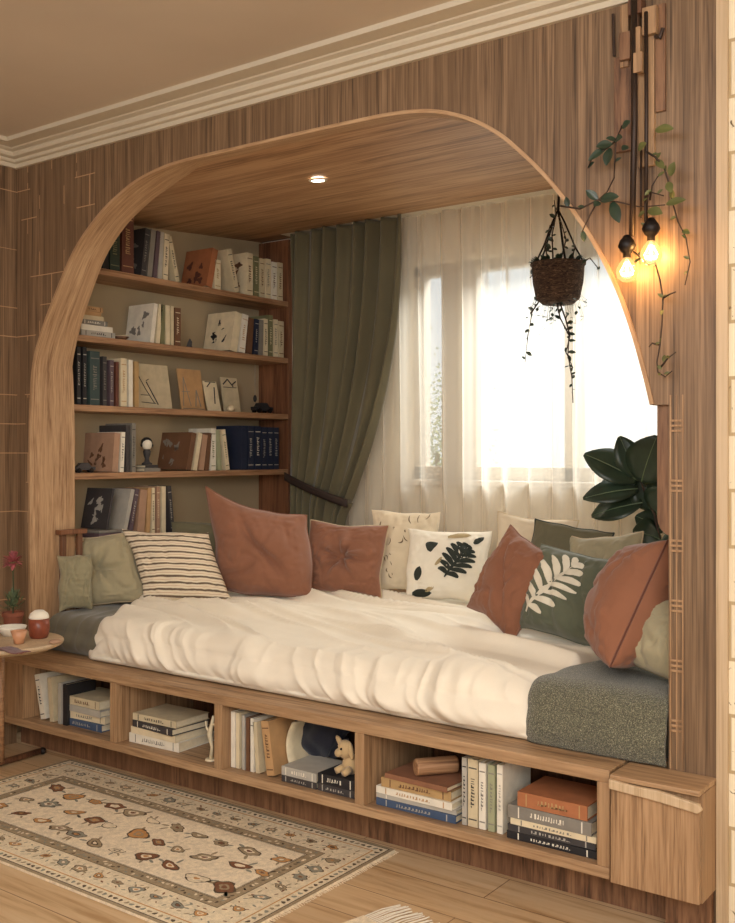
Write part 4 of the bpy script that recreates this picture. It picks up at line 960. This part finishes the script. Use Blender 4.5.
o = thing('napkin', 'dark red folded napkin at the front of the side table', 'napkin', on_table(12, -.47)); x_ = obj('cloth', bm, fabric('dark_red_cloth', srgb(104, 48, 40)), o, smooth=True); x_.modifiers.new('t', 'SOLIDIFY').thickness = .002
o = thing('biscuit', 'small pinkish biscuit right of the mug on the side table', 'biscuit', on_table(55, -.27)); obj('crumb', lathe([(0, 0), (.022, 0), (.024, .006), (.018, .012), (0, .014)], n=16), CM['pink'], o, smooth=True)
# flower pot
pp = on_table(13, -.20)
fp = thing('flower_pot', 'terracotta pot with a leafy green plant and a pink bloom on the side table', 'plant', pp)
obj('pot', lathe([(0, 0), (.030, 0), (.040, .06), (.045, .062), (.045, .078), (.040, .078), (.036, .07), (0, .068)], n=28), plain('terracotta', srgb(128, 72, 50), .8), fp, smooth=False)
def leaf(bm, base, tip, wd, up=Vector((0, 0, 1)), curl=.15, n=6, fold=.25):
    base, tip = Vector(base), Vector(tip); d = tip - base; L = d.length; d.normalize(); s = d.cross(up)
    if s.length < .1: s = d.cross(Vector((1, 0, 0)))
    s.normalize(); nn = s.cross(d); R_ = []
    for i in range(n + 1):
        t = i / n; c = base + d * L * t - nn * curl * L * (t - .35) ** 2; w_ = wd * (sin(pi * min(1, t * .93 + .05)) ** .8)
        R_.append([bm.verts.new(c + s * w_ * q + nn * abs(q) * w_ * fold) for q in (-1, -.5, 0, .5, 1)])
    for A, B in zip(R_, R_[1:]):
        for q in range(4): bm.faces.new((A[q], A[q + 1], B[q + 1], B[q]))
    return bm
r3 = random.Random(5); bm = bmesh.new()
for i in range(70):
    a, e = r3.uniform(0, 2 * pi), r3.uniform(0, 1.4); c = Vector((cos(a) * cos(e), sin(a) * cos(e), sin(e) * 1.2)) ; b = Vector((0, 0, .09)) + c * r3.uniform(.01, .055)
    leaf(bm, b, b + c * .022 + Vector((0, 0, .006)), .007, n=3)
obj('foliage', bm, plain('grey_green_leaf', srgb(92, 104, 74), .5, var=.3, vs=20), fp)
obj('stalk', tube([(0, 0, .07), (.004, .0, .16), (-.002, 0, .27)], .003), M['leaf'], fp)
bm = bmesh.new()
for i in range(60):
    a, e = r3.uniform(0, 2 * pi), r3.uniform(-.6, 1.5); c = Vector((cos(a) * cos(e), sin(a) * cos(e), sin(e))); b = Vector((0, 0, .285)) + c * .014
    leaf(bm, b, b + c * .036, .008, n=3)
obj('bloom', bm, plain('dusty_pink_petal', srgb(176, 96, 100), .6, var=.25, vs=20), fp)

# ------------------------------------------------------------------ fiddle leaf plant on the ledge
FPY = 1.50
fg = thing('potted_fig', 'dark fiddle leaf plant at the right side of the window, pot hidden by cushions', 'plant', (at(662, y=FPY).x, FPY, .6015))
obj('pot', lathe([(0, 0), (.07, 0), (.09, .13), (.092, .15), (.082, .15), (.078, .12), (0, .118)], n=32), CM['ivory'], fg, smooth=False)
fo = Vector(fg.location)
def W(u, v, dy=0): return at(u, v, y=FPY + dy) - fo
obj('trunk', tube([(0, 0, .11), W(660, 545), W(655, 515), W(644, 490), W(640, 480)], [.009, .008, .007, .005, .003], n=8), M['stem'], fg, smooth=True)
LV = [((638, 480), (585, 452), 0, -.08, .062), ((637, 478), (620, 436), 0, -.03, .048), ((641, 482), (655, 437), -.03, -.10, .075), ((638, 488), (583, 496), 0, -.12, .045), ((642, 502), (590, 514), 0, -.05, .05), ((636, 484), (600, 480), .03, .06, .05),
      ((645, 492), (662, 460), .03, .03, .07), ((650, 510), (640, 480), .03, .02, .05), ((656, 515), (668, 490), .0, -.05, .07), ((662, 540), (635, 530), 0, -.12, .06), ((664, 530), (636, 515), .02, -.02, .05), ((660, 545), (690, 540), 0, -.05, .07), ((650, 500), (690, 470), 0, .04, .08), ((662, 548), (650, 556), -.0, -.15, .05)]
for (b, e, d0, d1, wd) in LV:
    B, E = W(*b, d0), W(*e, d1); lo = obj('leaf', leaf(bmesh.new(), B, E, wd * 1.3, up=Vector((.25, -.8, .55)), curl=.22, n=12, fold=.16), M['leafd'], fg, smooth=True)
    lo.modifiers.new('t', 'SOLIDIFY').thickness = .002
    dd = (E - B); nrm = dd.cross(Vector((.25, -.8, .55))).cross(dd).normalized(); L = dd.length
    obj('midrib', tube([B + dd * t - nrm * .22 * L * (t - .35) ** 2 + nrm * .002 for t in (0, .2, .4, .6, .8, .97)], [.0028, .0025, .0022, .0018, .0014, .001], n=5), M['rib'], lo)

# ------------------------------------------------------------------ hanging basket
HBY = 1.45
hb = thing('hanging_basket', 'round woven basket planter hanging from the nook ceiling in front of the sheer curtain', 'planter', at(558, 283, y=HBY))
ho = Vector(hb.location); ztop = 2.428 + (HBY - .05) * (.132 / 1.77) - .004 - ho.z
def basket_mat():
    k = NT('dark_wicker'); v = k.coord('Object', (1, 1, 3)); n = k.noise(v, 38, 4, .7, 1.2); k.col(k.ramp(n, [(.35, srgb(38, 26, 20)), (.55, srgb(92, 68, 50)), (.7, srgb(140, 112, 86))])); k.bump(n, 1, .01); k.rough(.9); return k.m
obj('basket', lathe([(0, -.095), (.07, -.095), (.098, -.07), (.112, .0), (.118, .075), (.124, .08), (.124, .088), (.108, .088), (.10, .0), (0, -.06)], n=40), basket_mat(), hb, smooth=True)
obj('soil', lathe([(0, .078), (.104, .07), (.104, .066), (0, .066)], n=24), M['stem'], hb)
for k in range(5):
    a = k * 2 * pi / 5 + .4; obj('cord', tube([(.118 * cos(a), .118 * sin(a), .08), (.075 * cos(a), .075 * sin(a), .16), (.03 * cos(a), .03 * sin(a), .27), (0, 0, .33)], .0042, n=6), M['black'], hb, smooth=True)
obj('hanger', tube([(0, 0, .32), (.004, 0, .38), (0, 0, ztop)], .006, n=7), M['black'], hb, smooth=True)
def vine(P, r, bm_s, bm_l, step=.03, size=.018, rnd=random, density=1, flat_y=False):
    P = [Vector(p) for p in P]; tube(P, [r * (1 - .5 * i / (len(P) - 1)) for i in range(len(P))], bm_s, n=5)
    for a, b in zip(P, P[1:]):
        L = (b - a).length; n = max(1, int(L / step))
        for i in range(n):
            if rnd.random() > density: continue
            c = a + (b - a) * ((i + rnd.random()) / n); d = Vector((rnd.uniform(-1, 1), rnd.uniform(-.6, .2) if flat_y else rnd.uniform(-1, 1), rnd.uniform(-.7, .8))).normalized()
            sz = size * rnd.uniform(.6, 1.4); leaf(bm_l, c, c + d * sz * 2, sz * .55, n=4, up=Vector((rnd.uniform(-.5, .5), -1, .4)))
r4 = random.Random(11); bs, bl_ = bmesh.new(), bmesh.new()
def Wb(u, v, dy=0): return at(u, v, y=HBY + dy) - ho
for path in ([(548, 263), (538, 268), (530, 278)], [(570, 262), (582, 262), (590, 258), (598, 268)], [(540, 300), (532, 312), (528, 335), (525, 362)], [(557, 303), (560, 318), (569, 335), (568, 355), (572, 378), (573, 403)], [(560, 303), (566, 320), (570, 336), (566, 352), (573, 368)],
             [(553, 262), (552, 235), (556, 215), (554, 200)], [(560, 262), (566, 240), (560, 218)], [(571, 262), (575, 248), (573, 240)], [(548, 262), (545, 245), (550, 225)]):
    vine([Wb(u, v, r4.uniform(-.09, -.03)) for u, v in path], .004, bs, bl_, step=.022, size=.013, rnd=r4, density=.8)
for i in range(64):
    u, v = r4.uniform(526, 588), r4.gauss(312, 10); c = Wb(u, max(300, min(345, v)), r4.uniform(-.1, .08)); leaf(bl_, c, c + Vector((r4.uniform(-1, 1), r4.uniform(-1, 1), r4.uniform(-.8, .4))).normalized() * .022, .008, n=3)
    a_ = c + Vector((0, 0, 0)); tgt = Vector((c.x * .75, c.y * .75, -.06)); tube([tgt, (tgt + a_) / 2 + Vector((0, 0, -.005)), a_], .0006, bs, n=3)
for i in range(60):
    a = r4.uniform(0, 2 * pi); c = Vector((.1 * cos(a), .1 * sin(a), .085)); leaf(bl_, c, c + Vector((cos(a), sin(a), r4.uniform(.2, 1.6))).normalized() * .035, .009, n=3)
obj('stems', bs, M['stem'], hb); o = obj('foliage', bl_, M['leafd'], hb)

# ------------------------------------------------------------------ wall sconce of weathered slats with two bulbs, and the vines on it
WY = -.035
sc = thing('wall_lamp', 'weathered wooden slat wall lamp with two glowing bulbs on the right of the arch', 'lamp', at(640, 120, y=-.001))
so_ = Vector(sc.location)
def rect(u0, u1, v0, v1, y0, y1):
    a, b = at(u0, v0, y=y0), at(u1, v1, y=y0); return bx(a.x - so_.x, b.x - so_.x, y0 - so_.y, y1 - so_.y, b.z - so_.z, min(a.z, 2.565) - so_.z)
DW = M['dark']
for (u0, u1, v0, v1, y0, y1, m) in [(614, 631, 58, 150, -.012, -.001, M['kick']), (638, 654, 28, 165, -.014, -.001, M['benchv']), (655, 665, 5, 110, -.012, -.001, M['kick']), (620, 628, -2, 66, -.02, -.001, M['benchv']), (642, 656, 8, 32, -.036, -.015, M['benchv']), (631, 638, 12, 27, -.03, -.013, M['kick']),
     (631, 640, 28, 52, -.05, -.034, M['benchv']), (633, 642, 53, 71, -.055, -.038, M['benchv']), (619, 630, 33, 58, -.034, -.021, M['kick']), (628, 641, -8, 12, -.04, -.001, DW)]:
    obj('slat', rect(u0, u1, v0, v1, y0, y1), m, sc, bevel=.0015)
def Ws(u, v, y=WY): return at(u, v, y=y) - so_
obj('rod', tube([Ws(613, 14, -.01), Ws(614, 56, -.01)], .004), M['iron'], sc); obj('bracket', tube([Ws(655, 36, -.02), Ws(660, 38, -.02), Ws(663, 28, -.02)], .006), M['iron'], sc)
obj('pole', tube([Ws(634, -4, -.045), Ws(634.5, 120, -.045), Ws(632, 236, -.05)], .0085, n=10), M['iron'], sc, smooth=True)
obj('pole', tube([Ws(646, 12, -.04), Ws(646.5, 110, -.04), Ws(646, 222, -.045)], .0055, n=10), M['iron'], sc, smooth=True)
obj('pole', tube([Ws(641, 150, -.02), Ws(641, 218, -.02)], .003, n=8), M['iron'], sc, smooth=True)
def bulb_glass():
    k = NT('bulb_glass'); t = k.n('ShaderNodeBsdfTransparent'); t.inputs[0].default_value = (1, .86, .62, 1); g = k.n('ShaderNodeEmission'); g.inputs[0].default_value = (1, .60, .24, 1); g.inputs[1].default_value = 2.5
    gl = k.n('ShaderNodeBsdfGlossy'); gl.inputs['Roughness'].default_value = .05; a = k.n('ShaderNodeMixShader'); a.inputs[0].default_value = .12; k.l(t.outputs[0], a.inputs[1]); k.l(gl.outputs[0], a.inputs[2])
    b = k.n('ShaderNodeMixShader'); b.inputs[0].default_value = .25; k.l(a.outputs[0], b.inputs[1]); k.l(g.outputs[0], b.inputs[2]); k.l(b.outputs[0], k.t.nodes['Material Output'].inputs[0]); return k.m
BG = bulb_glass()
for (u, v, y) in ((627, 246, -.06), (651, 229, -.055)):
    c = Ws(u, v, y)
    s1 = obj('socket', lathe([(0, .032), (.008, .03), (.02, .014), (.025, 0), (.018, -.014), (.011, -.02), (.011, -.034), (0, -.034)], n=24, c=c), M['black'], sc, smooth=True)
    bl2 = obj('bulb', lathe([(.010, -.030), (.012, -.036), (.020, -.046), (.0285, -.062), (.030, -.074), (.026, -.088), (.014, -.098), (0, -.101)], n=28, c=c), BG, sc, smooth=True)
    bmf = bmesh.new()
    for q in range(4):
        a = q * pi / 2 + .4; tube([c + Vector((.004 * cos(a), .004 * sin(a), -.045)), c + Vector((.017 * cos(a), .017 * sin(a), -.07)), c + Vector((.012 * cos(a), .012 * sin(a), -.082))], .0026, bmf, n=5)
    tube([c + Vector((.014 * cos(a), .014 * sin(a), -.078)) for a in [k * pi / 6 for k in range(13)]], .003, bmf, n=5)
    obj('filament', bmf, M['bulb'], bl2)
    l = bpy.data.lights.new('bulb_light', 'POINT'); l.energy = 2.0; l.color = (1, .62, .30); l.shadow_soft_size = .012
    lo_ = bpy.data.objects.new('bulb_light', l); lo_.location = so_ + c + Vector((0, 0, -.066)); C.objects.link(lo_)
r5 = random.Random(2)
def wall_vine(label, paths, size, mat, step=.03, dens=.8):
    o = thing('trailing_vine', label, 'vine', at(*paths[0][0], y=-.004)); oo = Vector(o.location); bs, bl = bmesh.new(), bmesh.new()
    for P in paths: vine([at(u, v, y=-.045 - .02 * sin(i)) - oo for i, (u, v) in enumerate(P)], .0032, bs, bl, step=step, size=size, rnd=r5, density=dens, flat_y=True)
    obj('stems', bs, M['stem'], o, smooth=True); obj('foliage', bl, mat, o); return o, oo, bl
def bigleaf(o, oo, L, mat):
    for (u0, v0, u1, v1, wd) in L:
        obj('leaf', leaf(bmesh.new(), at(u0, v0, y=-.06) - oo, at(u1, v1, y=-.075) - oo, wd, up=Vector((.1, -1, .3)), n=8), mat, o, smooth=True)
o, oo, _ = wall_vine('dark green vine with larger leaves left of the slat wall lamp', [[(622, 126), (616, 140), (615, 160), (614, 178), (607, 192), (596, 202)], [(560, 206), (580, 209), (598, 200), (618, 202), (640, 207), (665, 205)], [(617, 140), (604, 150), (592, 158), (588, 168)], [(598, 200), (590, 215), (582, 232)]], .012, M['leafd'], .06, .5)
bigleaf(o, oo, [(622, 128, 630, 121, .012), (612, 144, 596, 146, .014), (610, 148, 606, 165, .014), (606, 148, 588, 160, .012), (615, 140, 622, 137, .012), (598, 200, 586, 190, .012), (600, 200, 618, 196, .016), (612, 202, 619, 222, .016), (600, 202, 594, 206, .012), (628, 146, 622, 150, .011)], M['leafd'])
o, oo, _ = wall_vine('olive vine with small leaves right of the slat wall lamp', [[(647, 152), (655, 157), (663, 165), (668, 180), (672, 200), (678, 222), (686, 238), (690, 262), (685, 285)], [(650, 200), (652, 186), (658, 176)], [(646, 230), (645, 205), (650, 192), (664, 196)]], .012, M['leafo'], .032, .9)
bigleaf(o, oo, [(655, 130, 673, 128, .014), (638, 150, 646, 143, .013), (670, 176, 674, 162, .012), (668, 182, 671, 192, .011), (666, 204, 685, 199, .012), (648, 210, 662, 213, .014), (656, 160, 664, 168, .010)], M['leafo'])
o, oo, _ = wall_vine('bare dark twig vine curling down below the glowing bulbs', [[(634, 252), (641, 258), (649, 265), (655, 262), (660, 280), (663, 298), (662, 325), (660, 345), (657, 362), (658, 372), (665, 377), (672, 371)], [(663, 298), (670, 294), (676, 292)], [(660, 345), (652, 343), (649, 347)], [(660, 368), (668, 358), (676, 352)]], .009, M['leafo'], .05, .6)

print('OBJS', len(bpy.data.objects))
